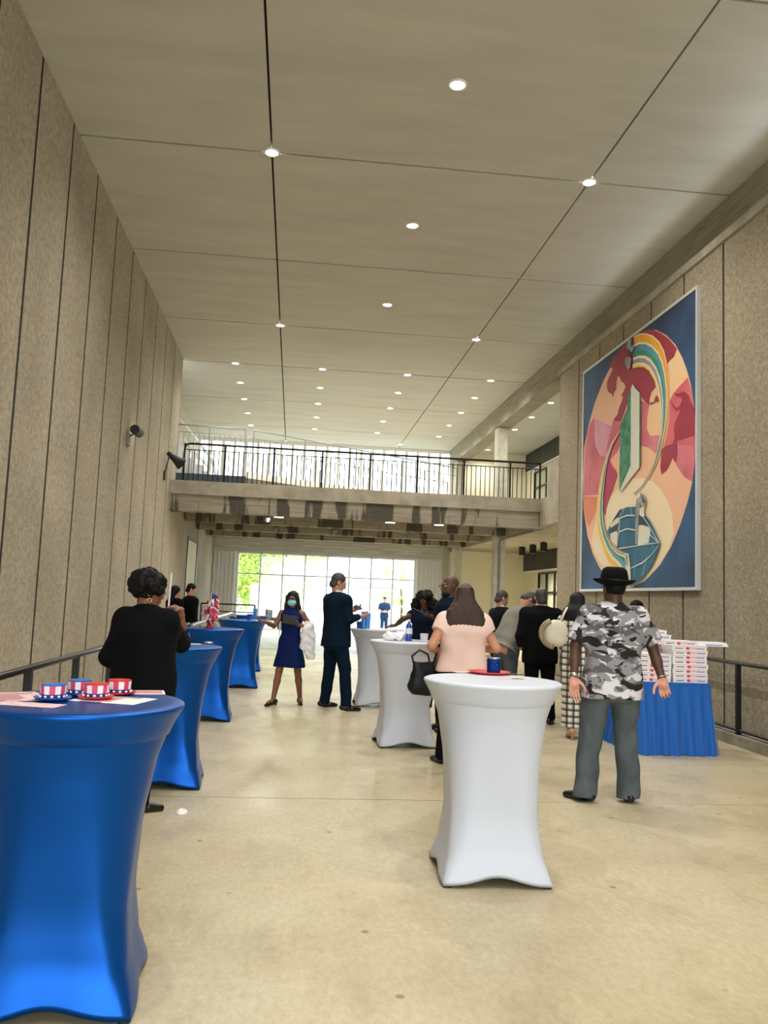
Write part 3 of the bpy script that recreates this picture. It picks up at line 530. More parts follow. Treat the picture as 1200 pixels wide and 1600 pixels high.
('painted_line','white',[(3.33,0.69),(3.35,0.54),(3.35,0.52),(3.33,0.68)]),
('painted_line','white',[(3.17,0.86),(3.33,0.79),(3.54,0.7),(3.54,0.68),(3.33,0.78),(3.17,0.84)]),
('painted_line','white',[(2.91,1.18),(3.24,0.94),(3.52,0.71),(3.52,0.69),(3.25,0.92),(2.91,1.16)]),
('painted_line','white',[(2.19,1.36),(2.1,1.25),(2.1,1.24),(2.19,1.34)]),
('painted_line','white',[(2.47,1.35),(2.51,1.22),(2.51,1.2),(2.47,1.33)]),
('painted_butterfly','steel',[(2.41,4.21),(2.48,4.1),(2.45,3.99),(2.34,3.97),(2.2,4.1),(2.28,4.2)]),
('painted_butterfly','steel',[(2.16,3.91),(2.32,3.91),(2.43,3.84),(2.4,3.7),(2.3,3.67),(2.18,3.79)]),
('painted_butterfly','dark',[(2.28,4.04),(2.37,4.01),(2.35,3.9),(2.29,3.92)]),
('painted_butterfly','dark',[(2.43,4.2),(2.48,4.09),(2.44,4.02),(2.41,4.07)]),
('painted_butterfly','steel',[(2.37,3.98),(2.51,4.05),(2.55,3.98),(2.44,3.94)]),
]

MW, MH = 4.65, 4.24
mu = empty('mural', (XR-.005, 15.58, 1.85), 0, 'huge framed mural of globe, rainbow and tower on right wall', 'mural')
def mplace(base):
    return lambda u, v, h: (-(base+h), -u, v)
polyplate('backing_panel', 'paint_navy', [(0, 0), (MW, 0), (MW, MH), (0, MH)], .045, mu, mplace(0))
for i, (n_, c_, pts) in enumerate(MURAL):
    u_ = [(min(max(u, .02), MW-.02), min(max(v, .02), MH-.02)) for u, v in pts]
    polyplate(n_, 'paint_'+c_, u_, .0009, mu, mplace(.045+.0008*(i+1)-.0004))
for a, b in (((0, 0), (MW, 0)), ((0, MH), (MW, MH)), ((0, 0), (0, MH)), ((MW, 0), (MW, MH))):
    p, q = a, b; e = .022; ho = a[1] == b[1]
    MB().box(-.062, 0, -q[0]-(e if not ho else -e), -p[0]+(e if not ho else -e), p[1]-e-(0 if ho else .001), q[1]+e+(0 if ho else .001)).build('frame_bar', 'alu_frame', mu)

# ------------------------------------------------------------------ cocktail tables in stretch covers
def spandex(name, c, sheen_c=None, rough=.42):
    m, nt, b = newmat(name); b.inputs['Base Color'].default_value = lin(c); b.inputs['Roughness'].default_value = rough
    b.inputs['Specular IOR Level'].default_value = .45
    b.inputs['Sheen Weight'].default_value = .0; b.inputs['Sheen Roughness'].default_value = .35
    if sheen_c: b.inputs['Sheen Tint'].default_value = lin(sheen_c)
    bump(nt, b, noise(nt, vec(nt, 'obj', (1, 1, .25)), 9, 3), .05, .01)
spandex('blue_spandex', (0, 80, 168), None, .36); MATS['blue_spandex'].node_tree.nodes['Principled BSDF'].inputs['Metallic'].default_value = .72
spandex('white_spandex', (200, 206, 219), None, .5)
TH = 1.10
def sm(t): t = min(max(t, 0), 1); return t*t*(3-2*t)
def cover_mesh(name):
    n = 96; zs = [1.085, 1.06, 1.03, .99, .94, .88, .82, .75, .67, .58, .5, .42, .34, .27, .2, .14, .09, .05, .02, 0]
    def prof(z, tab):
        for (z0, r0), (z1, r1) in zip(tab, tab[1:]):
            if z0 >= z >= z1: return r0+(r1-r0)*sm((z0-z)/(z0-z1))*.5+(r1-r0)*.5*((z0-z)/(z0-z1))
        return tab[-1][1]
    mid = [(1.085, .395), (.98, .3505), (.85, .310), (.6, .268), (.35, .250), (.15, .266), (.05, .290), (0, .302)]
    cor = [(1.085, .395), (.98, .3525), (.85, .324), (.6, .302), (.35, .300), (.15, .345), (.05, .405), (0, .432)]
    vs = []; fs = []
    for i, z in enumerate(zs):
        for k in range(n):
            a = 2*math.pi*k/n; q = abs(math.cos(2*(a-math.pi/4)+0))  # 1 at corners (45 deg)
            c4 = abs(math.sin(2*a)); wgt = c4**2.2
            sq = 1/max(abs(math.cos(a)), abs(math.sin(a)))
            low = sm((1.0-z)/.9)
            rm = prof(z, mid); rc = prof(z, cor); r = rm+(rc-rm)*wgt
            rs = min(rm*sq, rc); r = r*(1-low*.75)+rs*low*.75
            lift = math.cos(2*a)**2*.045*sm((.30-z)/.30)
            vs.append((r*math.cos(a), r*math.sin(a), z+lift+.012))
    N = len(zs)
    for i in range(N-1):
        for k in range(n): fs.append((i*n+k, (i+1)*n+k, (i+1)*n+(k+1) % n, i*n+(k+1) % n))
    # hem folded inwards
    o = len(vs)
    for k in range(n):
        x, y, z = vs[(N-1)*n+k]; vs.append((x*.975, y*.975, z+.012))
    for k in range(n): fs.append(((N-1)*n+k, o+k, o+(k+1) % n, (N-1)*n+(k+1) % n))
    me = bpy.data.meshes.new(name); me.from_pydata(vs, [], fs); me.update(); return me
cov = {'blue_spandex': None, 'white_spandex': None}
def table(x, y, rz, mat, label, group):
    g = empty('cocktail_table', (x, y, 0), rz, label, 'table', group)
    if cov[mat] is None:
        a = link('cover', cover_mesh('cover'), mat, g, True)
        b = MB().lathe([(.0, TH), (.35, TH), (.395, TH-.002), (.406, TH-.007), (.409, TH-.014), (.405, TH-.024), (.394, TH-.042), (.370, TH-.085), (.3555, TH-.122), (.352, TH-.124)], 96, caps=False).build('top_cap', mat, g, smooth=True)
        c = MB().lathe([(.0, .012), (.022, .012), (.028, .0), (.0, 0)][::-1], 12, caps=False)
        c = MB().lathe([(.024, 0), (.024, .010), (.016, .022)], 12).build('foot', 'plastic_dark', g)
        d = MB().bar((0, 0, .04), (0, 0, 1.08), .03, 12).build('pole', 'rail_metal', g)
        e = MB(); e.tube([(-.255, -.255, .03), (0, 0, .06), (.255, .255, .03)], .014, 6); e.tube([(.255, -.255, .03), (0, 0, .06), (-.255, .255, .03)], .014, 6)
        e = e.build('base', 'rail_metal', g)
        cov[mat] = [o.data for o in (a, b, c, d, e)]
        c.location = (.278, .278, 0); rest = ((-1, 1), (1, -1), (-1, -1))
    else:
        link('cover', cov[mat][0], None, g); link('top_cap', cov[mat][1], None, g); link('pole', cov[mat][3], None, g); link('base', cov[mat][4], None, g); rest = ((1, 1), (-1, 1), (1, -1), (-1, -1))
    for sx, sy in rest: link('foot', cov[mat][2], None, g, loc=(.278*sx, .278*sy, 0))
    return g
BG, WG = 'blue covered cocktail tables along the left', 'white covered cocktail tables in the middle'
table(-.825, 3.53, R(4), 'blue_spandex', 'royal blue covered cocktail table nearest camera with party hats on top', BG)
table(-.97, 7.15, R(3), 'blue_spandex', 'royal blue covered cocktail table the woman in black leans on', BG)
table(-.99, 10.7, R(2), 'blue_spandex', 'royal blue covered cocktail table with flag centrepiece', BG)
table(-.82, 14.35, R(3), 'blue_spandex', 'royal blue covered cocktail table beside the masked woman, blue cup on top', BG)
table(-.88, 17.4, R(0), 'blue_spandex', 'farthest royal blue covered cocktail table, mostly hidden behind another', BG)
table(1.205, 4.97, R(-2), 'white_spandex', 'white covered cocktail table in front with blue tumbler', WG)
table(1.265, 9.2, R(3), 'white_spandex', 'white covered cocktail table in the middle with bottle and napkins', WG)
table(1.27, 12.45, R(2), 'white_spandex', 'white covered cocktail table farthest back beside the suited man', WG)

# ------------------------------------------------------------------ things on the tables
M('hat_blue', (30, 110, 200), .35, coat=.4); M('hat_red', (222, 40, 40), .35, coat=.4); M('hat_white', (240, 236, 240), .4); M('stripe_pink', (214, 70, 100), .4); M('navy_band', (30, 44, 110), .4)
M('paper_white', (236, 234, 230), .8); M('paper_pink', (226, 190, 190), .8, var=.3, vs=30); M('print_red', (204, 128, 132), .7); M('print_blue', (120, 130, 170), .7); M('print_grey', (150, 152, 160), .7)
def party_hat(x, y, z, rz, col, label, sc=.84):
    g = empty('party_hat', (x, y, z), rz, label, 'party hat', 'mini party hats')
    s_ = sc
    n = 28; pr = [(.098, .004), (.095, .012), (.055, .006), (.05, .01)]
    vs = []; fs = []
    ob = MB(); prof = [(.05*s_, .0), (.076*s_, .004), (.084*s_, .010), (.086*s_, .012), (.078*s_, .009), (.05*s_, .008)]
    ob.lathe(prof, 28, caps=False).build('brim', col, g, smooth=True)
    ob = MB().lathe([(.054*s_, .004), (.056*s_, .07*s_), (.057*s_, .073*s_), (.0, .076*s_)], 28, caps=False).build('crown', col, g)
    for k in range(14):
        a0 = 2*math.pi*k/14; a1 = 2*math.pi*(k+1)/14; r0, r1 = .0555*s_, .0580*s_
        q = [(r0, a0, .026*s_), (r0, a1, .026*s_), (r1, a1, .066*s_), (r1, a0, .066*s_)]
        P = [(rr*math.cos(a), rr*math.sin(a), zz) for rr, a, zz in q]; P2 = [((rr+.0015)*math.cos(a), (rr+.0015)*math.sin(a), zz) for rr, a, zz in q]
        MB().add(P+P2, [(4, 5, 6, 7), (0, 4, 7, 3), (1, 2, 6, 5), (0, 1, 5, 4), (3, 7, 6, 2)]).build('stripe', 'hat_white' if k % 2 else 'stripe_pink', g)
    MB().lathe([(.0562*s_, .010*s_), (.0585*s_, .010*s_), (.0588*s_, .028*s_), (.0562*s_, .028*s_)], 28, caps=False).build('hat_band', 'navy_band', g)
    m0 = None
    for k in range(12):
        a = 2*math.pi*k/12
        if m0 is None: o = MB().lathe([(.0, -.005), (.005, -.003), (.006, 0), (.005, .003), (0, .005)], 8, caps=False).build('dot', 'hat_white', g); m0 = o.data
        else: o = link('dot', m0, None, g)
        o.location = (.0585*s_*math.cos(a), .0585*s_*math.sin(a), .018*s_)
party_hat(-.925, 3.50, TH+.004, .2, 'hat_blue', 'small blue party hat with striped crown at front left')
party_hat(-.865, 3.68, TH+.004, .5, 'hat_blue', 'small blue party hat behind the front blue one')
party_hat(-.775, 3.57, TH+.004, .1, 'hat_red', 'small red party hat with striped crown in front')
party_hat(-.715, 3.73, TH+.004, .8, 'hat_red', 'small red party hat behind the front red one')
def sheet(x, y, z, rz, lx, ly, mat, label, cat='flyer', prints=()):
    g = empty('flyer' if cat == 'flyer' else cat.replace(' ', '_'), (x, y, z), rz, label, cat)
    MB().box(-lx/2, lx/2, -ly/2, ly/2, 0, .0015).build('sheet', mat, g)
    for i, (a, b, c, d, m_) in enumerate(prints): MB().box(a, b, c, d, .0014, .002).build('print', m_, g)
    return g
pr = [(-.08, .02, -.08, .05, 'print_red'), (-.06, .08, .06, .10, 'print_grey'), (-.09, .0, -.11, -.09, 'print_blue')]
sheet(-1.09, 3.58, TH+.001, .5, .21, .28, 'paper_pink', 'printed flyer lying left of the blue party hats', prints=pr)
sheet(-.985, 3.36, TH+.001, -.25, .28, .10, 'paper_pink', 'narrow printed card at the front edge of blue table')
sheet(-.70, 3.56, TH+.001, -.3, .28, .21, 'paper_white', 'printed flyer under the red party hats', prints=pr)
sheet(-.66, 3.83, TH+.001, .2, .24, .14, 'paper_white', 'printed flyer at the back right of nearest blue table', prints=[(-.02, .11, -.05, .05, 'print_red')])
# blue table by the woman in black
sheet(-.86, 7.35, TH+.001, .3, .2, .09, 'paper_white', 'folded white paper beside the woman in black', 'napkin')
M('cup_blue', (20, 70, 170), .2, coat=.5); M('tinsel_red', (190, 30, 50), .3, metal=.3); M('flag_blue', (40, 60, 120), .8); M('flag_white', (235, 230, 232), .8)
g = MB().tube([(.03*math.cos(a), .03*math.sin(a), 0) for a in [k*math.pi/8 for k in range(16)]], .009, 8, closed=True).build('key_ring', 'silver', smooth=True, label='small white ring lying at the right edge of blue table', cat='ring')
g.location = (-.70, 7.42, TH+.012)
g = MB().lathe([(.0, .0), (.03, .004), (.05, .03), (.052, .055), (.04, .085), (.015, .1), (0, .102)], 20, caps=False).build('ornament_ball', 'cup_blue', smooth=True, label='shiny blue ball ornament beside the elbow of woman in black', cat='ornament'); g.location = (-.92, 7.50, TH+.001)
def tinsel(name, label, x, y, z, h, r, flag):
    g = empty(name, (x, y, z), 0, label, 'centrepiece')
    MB().lathe([(.05, 0), (.05, .02), (.012, .05), (.012, .07)], 14).build('base', 'tinsel_red', g)
    MB().bar((0, 0, .06), (0, 0, h), .006, 6).build('stick', 'flag_white', g)
    rnd = random.Random(3)
    for k in range(46):
        a = rnd.uniform(0, 6.28); zz = rnd.uniform(.04, h*.72); rr = r*rnd.uniform(.5, 1)*(1-.35*zz/h)
        c_, s_ = math.cos(a), math.sin(a); w_ = .016
        P = [(0, 0, zz+.03), (rr*.6*c_-w_*s_, rr*.6*s_+w_*c_, zz+.05), (rr*c_, rr*s_, zz-.04), (rr*.6*c_+w_*s_, rr*.6*s_-w_*c_, zz+.02)]
        MB().add(P+[(p[0], p[1], p[2]-.004) for p in P], [(0, 1, 2, 3), (7, 6, 5, 4), (0, 4, 5, 1), (1, 5, 6, 2), (2, 6, 7, 3), (3, 7, 4, 0)]).build('tinsel_strip', ['tinsel_red', 'tinsel_red', 'flag_white', 'stripe_pink'][k % 4], g)
    if flag:
        for i in range(9):
            z1 = h-.02-i*.03; m_ = 'tinsel_red' if i % 2 == 0 else 'flag_white'
            pts = []
            for t in range(7):
                x_ = .006+t*.016; pts.append((x_, .012*math.sin(t*.9), z1-.05*t*t/36))
            v = [(a, b-.001, c) for a, b, c in pts]+[(a, b-.001, c-.03) for a, b, c in pts]+[(a, b+.001, c) for a, b, c in pts]+[(a, b+.001, c-.03) for a, b, c in pts]
            f = [(t, t+1, t+8, t+7) for t in range(6)]+[(14+t, 21+t, 22+t, 15+t) for t in range(6)]
            MB().add(v, f).build('flag_stripe', m_, g)
        v = [(.004, -.004, h-.015), (.06, .004, h-.03), (.06, .004, h-.14), (.004, -.004, h-.12)]
        MB().add(v+[(a, b-.003, c) for a, b, c in v], [(0, 1, 2, 3), (7, 6, 5, 4), (0, 4, 5, 1), (2, 6, 7, 3), (1, 5, 6, 2), (3, 7, 4, 0)]).build('flag_canton', 'flag_blue', g)
tinsel('flag_centrepiece', 'red tinsel centrepiece with small striped flag on third blue table', -1.01, 10.7, TH, .44, .15, True)
tinsel('tinsel_centrepiece', 'small red tinsel decoration beside the woman in black', -1.06, 7.55, TH, .17, .08, False)
g = empty('flag_stick', (-1.06, 7.38, TH), 0, 'thin upright white stick on blue table beside the woman in black', 'stick')
MB().lathe([(.03, 0), (.03, .012), (.010, .02)], 12).build('base', 'flag_white', g); MB().bar((0, 0, .015), (.015, 0, .60), .008, 8).build('rod', 'flag_white', g)
def cup(name, label, x, y, h, r, mat, cat='cup'):
    g = empty(name, (x, y, TH+.0005), 0, label, cat)
    MB().lathe([(.0, 0), (r*.82, 0), (r*.86, .006), (r, h), (r*.94, h), (r*.8, .01), (0, .01)], 24, caps=False).build('body', mat, g, smooth=False)
    return g
cup('blue_cup', 'tall blue cup on the fourth blue table', -.70, 14.3, .10, .05, 'cup_blue')
M('clear_blue', (110, 180, 235), .08, spec=.6); MATS['clear_blue'].node_tree.nodes['Principled BSDF'].inputs['Transmission Weight'].default_value = .7
cup('plastic_glass', 'pale blue glass standing in the blue cup cluster on fourth table', -.62, 14.42, .19, .035, 'clear_blue')
sheet(-.55, 14.3, TH+.001, .2, .3, .2, 'paper_white', 'white flyer on the blue table beside the masked woman')
cup('tall_tumbler', 'tall translucent blue tumbler beside the suited man', 1.04, 12.2, .25, .045, 'clear_blue')
cup('tall_tumbler', 'second tall blue tumbler just behind the first', 1.11, 12.38, .22, .042, 'clear_blue')
cup('short_cup', 'low blue cup before the tall tumblers', .99, 12.36, .1, .045, 'cup_blue')
sheet(1.30, 12.25, TH+.001, .1, .25, .18, 'paper_white', 'white paper on the farthest white table', 'napkin')
# middle white table
M('napkin', (240, 240, 242), .9); M('bottle_label', (225, 228, 232), .5); M('bottle_red', (130, 40, 60), .4)
g = empty('drink_bottle', (1.27, 9.12, TH), 0, 'blue plastic drink bottle with pale label on middle white table', 'bottle')
MB().lathe([(.0, 0), (.033, 0), (.036, .01), (.036, .07), (.033, .08), (.035, .09), (.035, .15), (.03, .175), (.014, .2), (.013, .215)], 20, caps=False).build('body', 'cup_blue', g, smooth=True)
MB().lathe([(.0365, .08), (.0372, .082), (.0372, .14), (.0365, .142)], 20, caps=False).build('label_band', 'bottle_label', g)
MB().lathe([(.015, .212), (.016, .213), (.016, .235), (0, .236)], 16, caps=False).build('cap', 'paper_white', g)
cup('plastic_cup', 'clear plastic cup at the right of middle white table', 1.43, 9.05, .09, .045, 'bottle_label')
sheet(1.38, 9.2, TH+.001, .1, .22, .16, 'plastic_dark', 'black tray on the middle white table', 'tray')
# front white table
M('plate_red', (214, 40, 52), .35, coat=.4); M('sequin_blue', (12, 64, 150), .22, metal=.75, bmp=.0); M('card_black', (24, 24, 28), .5)
g = empty('paper_plate', (1.27, 5.33, TH), R(10), 'red paper plate under the blue tumbler on front table', 'plate')
vs = []; MB().lathe([(.0, .003), (.09, .003), (.105, .008), (.135, .018), (.137, .017), (.107, .004), (.09, 0), (0, 0)], 36, caps=False).build('plate', 'plate_red', g, smooth=True)
g = empty('tumbler', (1.30, 5.34, TH+.004), 0, 'faceted shiny blue tumbler on red plate', 'tumbler')
MB().lathe([(.0, 0), (.036, 0), (.040, .004), (.042, .095), (.038, .095), (.036, .01), (0, .01)], 32, caps=False).build('wall', 'sequin_blue', g)
v, f = [], []; m0 = None
for i in range(6):
    for k in range(18):
        a = 2*math.pi*(k+.5*(i % 2))/18; z = .010+.0145*i; r0 = .0408+.0002*i
        if m0 is None:
            o = MB().add([(0, -.0068, 0), (.0, 0, -.0085), (0, .0068, 0), (0, 0, .0085), (.0035, 0, 0)], [(0, 1, 4), (1, 2, 4), (2, 3, 4), (3, 0, 4)]).build('facet', 'sequin_blue', g); m0 = o.data
        else: o = link('facet', m0, None, g)
        o.location = (r0*math.cos(a), r0*math.sin(a), z); o.rotation_euler = (0, 0, a)
MB().lathe([(.0415, .093), (.0425, .096), (.041, .098), (.0385, .096)], 32, caps=False).build('rim', 'silver', g)
sheet(1.43, 5.36, TH+.001, R(-20), .16, .07, 'card_black', 'black card sticking out beside the red plate', 'card')
sheet(1.34, 5.05, TH+.001, R(-8), .15, .09, 'paper_pink', 'printed card in front of the red plate', 'card', prints=[(0.0, .07, -.04, .0, 'card_black')])
sheet(1.12, 5.40, TH+.001, R(12), .14, .1, 'paper_pink', 'small printed card at left of the front white table', 'card')
# paper scrap on floor
bm = MB(); bm.lathe([(.0, .012), (.03, .022), (.05, .012), (.055, .002), (0, .001)], 9, caps=False)
g = bm.build('paper_scrap', 'paper_white', label='crumpled white paper scrap on the floor', cat='litter'); g.location = (-.70, 6.19, 0); g.scale = (.75, 1.3, 1)

# ------------------------------------------------------------------ skirted table with boxes
def skirt_mesh(x0, x1, y0, y1, h):
    P = []; seg = []
    def run(a, b):
        n = int(math.dist(a, b)/.016)
        for k in range(n): P.append((a[0]+(b[0]-a[0])*k/n, a[1]+(b[1]-a[1])*k/n, (b[1]-a[1])/math.dist(a, b), -(b[0]-a[0])/math.dist(a, b)))
    run((x0, y0), (x1, y0)); run((x1, y0), (x1, y1)); run((x1, y1), (x0, y1)); run((x0, y1), (x0, y0))
    zs = [h, h-.03, h-.07, h-.15, h*.6, h*.4, h*.2, .02, .0]; n = len(P); vs = []; fs = []; s = 0
    ph = [0]*n
    for i in range(n): ph[i] = i*.016
    for i, z in enumerate(zs):
        t = (h-z)/h; amp = .0015+.026*sm(t*1.3); fl_ = .0+.10*t**1.5
        for k in range(n):
            x, y, nx, ny = P[k]; q = ph[k]
            d = amp*(math.sin(q*52+1.3*math.sin(q*7))+.45*math.sin(q*23+.7))+fl_*.8
            vs.append((x+nx*d, y+ny*d, z+.004+(.004*math.sin(q*31) if z < .03 else 0)))
    for i in range(len(zs)-1):
        for k in range(n): fs.append((i*n+k, (i+1)*n+k, (i+1)*n+(k+1) % n, i*n+(k+1) % n))
    me = bpy.data.meshes.new('skirt'); me.from_pydata(vs, [], fs); me.update(); return me
M('skirt_blue', (10, 92, 178), .75, sheen=.2)
TX, TY, TZ = 4.19, 10.05, .765
g = empty('banquet_table', (TX, TY, 0), 0, 'rectangular table in a pleated blue skirt holding stacked boxes', 'table')
o = link('skirt', skirt_mesh(-.395, .395, -1.17, 1.17, TZ-.012), 'skirt_blue', g, True)
bevel(MB().box(-.40, .40, -1.175, 1.175, TZ-.03, TZ).build('tabletop', 'skirt_blue', g), .008, 2)
for sx in (-.33, .33):
    for sy in (-1, 1): MB().bar((sx, sy, 0), (sx, sy, TZ-.03), .015, 8).build('leg', 'rail_metal', g)
M('card_white', (238, 236, 238), .55); M('box_red', (222, 70, 90), .5); M('box_pink', (236, 150, 160), .5); M('box_blue', (120, 130, 180), .5); M('box_gap', (60, 60, 70), .6)
BW, BD, BH = .40, .30, .050
bx_t = None
def donut_box(x, y, z, rz, label, group):
    global bx_t
    g = empty('bakery_box', (x, y, z), rz, label, 'box', group)
    if bx_t is None:
        a = MB().box(-BW/2+.003, BW/2-.003, -BD/2+.003, BD/2-.003, 0, BH-.008).build('tray', 'card_white', g)
        l = MB(); l.box(-BW/2, BW/2, -BD/2, BD/2, BH-.012, BH-.001); l = l.build('lid', 'card_white', g)
        p1 = MB().lathe([(.0, -.0006), (.019, -.0006), (.019, .0006), (.0, .0006)], 16, caps=False)
        p1.v = [(u*1.25-.02, -BD/2+.0025+w_, v*.80+.021) for u, v, w_ in p1.v]; p1 = p1.build('emblem_print', 'box_red', g)
        q = MB(); rr = random.Random(5); x_ = .01
        for k in range(5):
            wd = rr.uniform(.008, .014); q.box(x_, x_+wd, -BD/2+.0018, -BD/2+.0032, .015, .029); x_ += wd+.004
        p2 = q.build('lettering_print', 'box_pink', g)
        q = MB(); x_ = .082
        for k in range(9):
            wd = rr.uniform(.006, .010); zz = rr.uniform(-.002, .002); q.box(x_, x_+wd, -BD/2+.0018, -BD/2+.0032, .013+zz, .027+zz); x_ += wd+.0022
        p3 = q.build('lettering_print', 'box_blue', g)
        p4 = MB().box(-.165, -.075, -BD/2+.0018, -BD/2+.0032, .016, .024).build('slot_print', 'box_gap', g)
        p5 = MB().box(-.19, .19, -BD/2-.0006, -BD/2+.001, BH-.011, BH-.008).build('edge_print', 'box_pink', g)
        bx_t = [(o.name.split('.')[0], o.data) for o in (a, l, p1, p2, p3, p4, p5)]
    else:
        for n_, d in bx_t: link(n_, d, None, g)
    return g
rnd = random.Random(11)
stacks = [(4.375, 9.07, 8, 0, 'right front stack'), (3.955, 9.07, 6, 0, 'left front stack'), (4.12, 9.42, 10, .05, 'tall middle stack'), (4.40, 9.75, 8, -.05, 'rear right stack')]
for sx, sy, n, rz, nm in stacks:
    for k in range(n):
        pos = 'bottom' if k == 0 else ('topmost' if k == n-1 else ORD[k] if k < 7 else ['eighth', 'ninth'][k-7])
        donut_box(sx+rnd.uniform(-.008, .008), sy+rnd.uniform(-.006, .006), TZ+BH*k, rz+rnd.uniform(-.02, .02), 'white bakery box with red emblem, %s of the %s' % (pos if k in (0, n-1) else pos+' from bottom', nm), 'bakery boxes stacked on the skirted table')
donut_box(4.27, 9.10, TZ+BH*8, .03, 'white bakery box pushed left on top of the right front stack', 'bakery boxes stacked on the skirted table')
donut_box(4.08, 9.44, TZ+BH*10, -.08, 'white bakery box crowning the tall middle stack askew', 'bakery boxes stacked on the skirted table')
# open box lid / sign ledge on wall
g = empty('white_tray', (4.665, 9.07, TZ+BH*8+.001), R(-3), 'flat white tray jutting out right from top of the front box stack', 'tray'); MB().hexa([(-.17, -.12, 0), (.17, -.12, 0), (.17, .12, 0), (-.17, .12, 0)], [(-.15, -.1, .045), (.15, -.1, .045), (.15, .1, .045), (-.15, .1, .045)]).build('tray_body', 'card_white', g)
MB().box(-.09, .1, -.122, -.118, .012, .02).build('lettering_print', 'box_blue', g)

# ------------------------------------------------------------------ outside the entrance
struct(box('ground_outside', 'outdoor_paving', (-60, 60, YF+.3, 120, -.25, -.05)), 'bright paved ground outside the entrance', 'ground')
struct(box('ground_entry', 'outdoor_paving', (-30, 30, -60, Y0, -.3, -.03)), 'paved forecourt behind the hall', 'ground')
M('leaf_green', (178, 206, 96), .7, var=.3, vs=3); M('leaf_light', (206, 226, 130), .7, var=.25, vs=3); M('bark', (90, 74, 58), .9)
M('canvas_white', (240, 240, 238), .8); M('cart_cream', (206, 204, 180), .5); M('tyre', (30, 30, 32), .8)
def tree(x, y, h, r, label, mat, n=900, seed=1):
    g = empty('tree', (x, y, -.05), 0, label, 'tree', 'trees outside the entrance')
    MB().tube([(0, 0, 0), (.05, 0, h*.3), (-.05, .05, h*.6)], [.16, .12, .07], 8).build('trunk', 'bark', g, smooth=True)
    rr = random.Random(seed); q = MB()
    for k in range(n):
        a = rr.uniform(0, 6.283); u = rr.uniform(-1, 1); d = rr.uniform(.55, 1)**.5*(1+.18*math.sin(3*a)+.15*math.sin(5*u+a))
        cx_, cy_, cz_ = r*d*math.sqrt(1-u*u)*math.cos(a), r*d*math.sqrt(1-u*u)*math.sin(a), h*.62+r*.95*d*u
        s_ = rr.uniform(.12, .24); v1 = Vector((rr.gauss(0, 1), rr.gauss(0, 1), rr.gauss(0, .6))).normalized(); v2 = v1.orthogonal().normalized()
        c_ = Vector((cx_, cy_, cz_)); q.add([c_-v1*s_, c_+v2*s_*.5, c_+v1*s_, c_-v2*s_*.5], [(0, 1, 2, 3)])
    o = q.build('foliage', mat, g); o['kind'] = 'stuff'
tree(-3.4, 44, 5.6, 2.3, 'leafy yellow green tree outside at left of the entrance', 'leaf_green', 5000, 2)
tree(-.6, 61, 8.2, 3.4, 'light green tree farther outside behind the tent', 'leaf_light', 6000, 5)
tree(-8.5, 52, 6.5, 2.8, 'green tree outside partly behind the left jamb', 'leaf_green', 1200, 9)
tree(8.5, 66, 4.0, 2.0, 'distant small green tree outside at right', 'leaf_green', 700, 12)
def tent(x, y, wd, dp, h, label):
    g = empty('canopy_tent', (x, y, -.05), 0, label, 'tent')
    a = [(-wd/2, -dp/2, h), (wd/2, -dp/2, h), (wd/2, dp/2, h), (-wd/2, dp/2, h)]
    MB().add(a+[(0, 0, h+.85)]+[(p[0], p[1], h-.06) for p in a]+[(0, 0, h+.79)], [(0, 1, 4), (1, 2, 4), (2, 3, 4), (3, 0, 4), (6, 5, 9), (7, 6, 9), (8, 7, 9), (5, 8, 9)]).build('canopy', 'canvas_white', g)
    q = MB()
    for i in range(4):
        p, r_ = a[i], a[(i+1) % 4]; q.add([p, r_, (r_[0], r_[1], h-.25), (p[0], p[1], h-.25)], [(0, 1, 2, 3)])
    q.build('valance', 'grey_paint', g)
    for p in a: MB().bar((p[0], p[1], 0), (p[0], p[1], h), .03, 6).build('pole', 'alu_frame', g)
tent(3.2, 44, 5.0, 4.0, 2.35, 'white canopy tent outside behind the suited man'); tent(.2, 52, 4.4, 4, 2.75, 'white canopy tent outside at left, farther back')
# utility cart
g = empty('utility_cart', (-1.15, 38.5, -.05), R(8), 'cream utility cart with white cab parked outside', 'cart')
bevel(MB().box(-.75, .75, -.9, .9, .35, .95).build('body', 'cart_cream', g), .05, 2)
MB().box(-.7, .7, -.95, -.9, .42, .55).build('bumper', 'tyre', g); bevel(MB().box(-.72, .72, -.6, .9, 1.9, 2.0).build('roof', 'canvas_white', g), .03, 2)
bevel(MB().box(-.7, .7, .1, .85, .95, 1.9).build('cab', 'canvas_white', g), .03, 2)
for sx in (-.68, .68):
    for sy in (-.55, .8): MB().bar((sx, sy, .95), (sx, sy, 1.92), .025, 6).build('roof_post', 'alu_frame', g)
for sx in (-.7, .7):
    for sy in (-.6, .6): MB().tube([(sx-.1, sy, .28), (sx+.1, sy, .28)], .28, 20).build('wheel', 'tyre', g)
for sx in (-.5, .5): MB().tube([(sx, -.905, .75), (sx, -.93, .75)], .09, 14).build('headlight', 'paper_white', g)
MB().box(-.14, .14, -.96, -.9, .55, .9).build('grille', 'tyre', g)
# outdoor fence
g = empty('picket_fence', (4.4, 47, -.05), 0, 'pale metal fence far outside the entrance', 'fence')
m0 = None
for k in range(60):
    if m0 is None: o = MB().bar((0, 0, 0), (0, 0, 1.3), .02, 4).build('picket', 'alu_frame', g); m0 = o.data
    else: o = link('picket', m0, None, g)
    o.location = (-7+k*.2, 0, 0)
for z in (.15, 1.2): MB().bar((-7, 0, z), (4.8, 0, z), .025, 4).build('fence_rail', 'alu_frame', g)
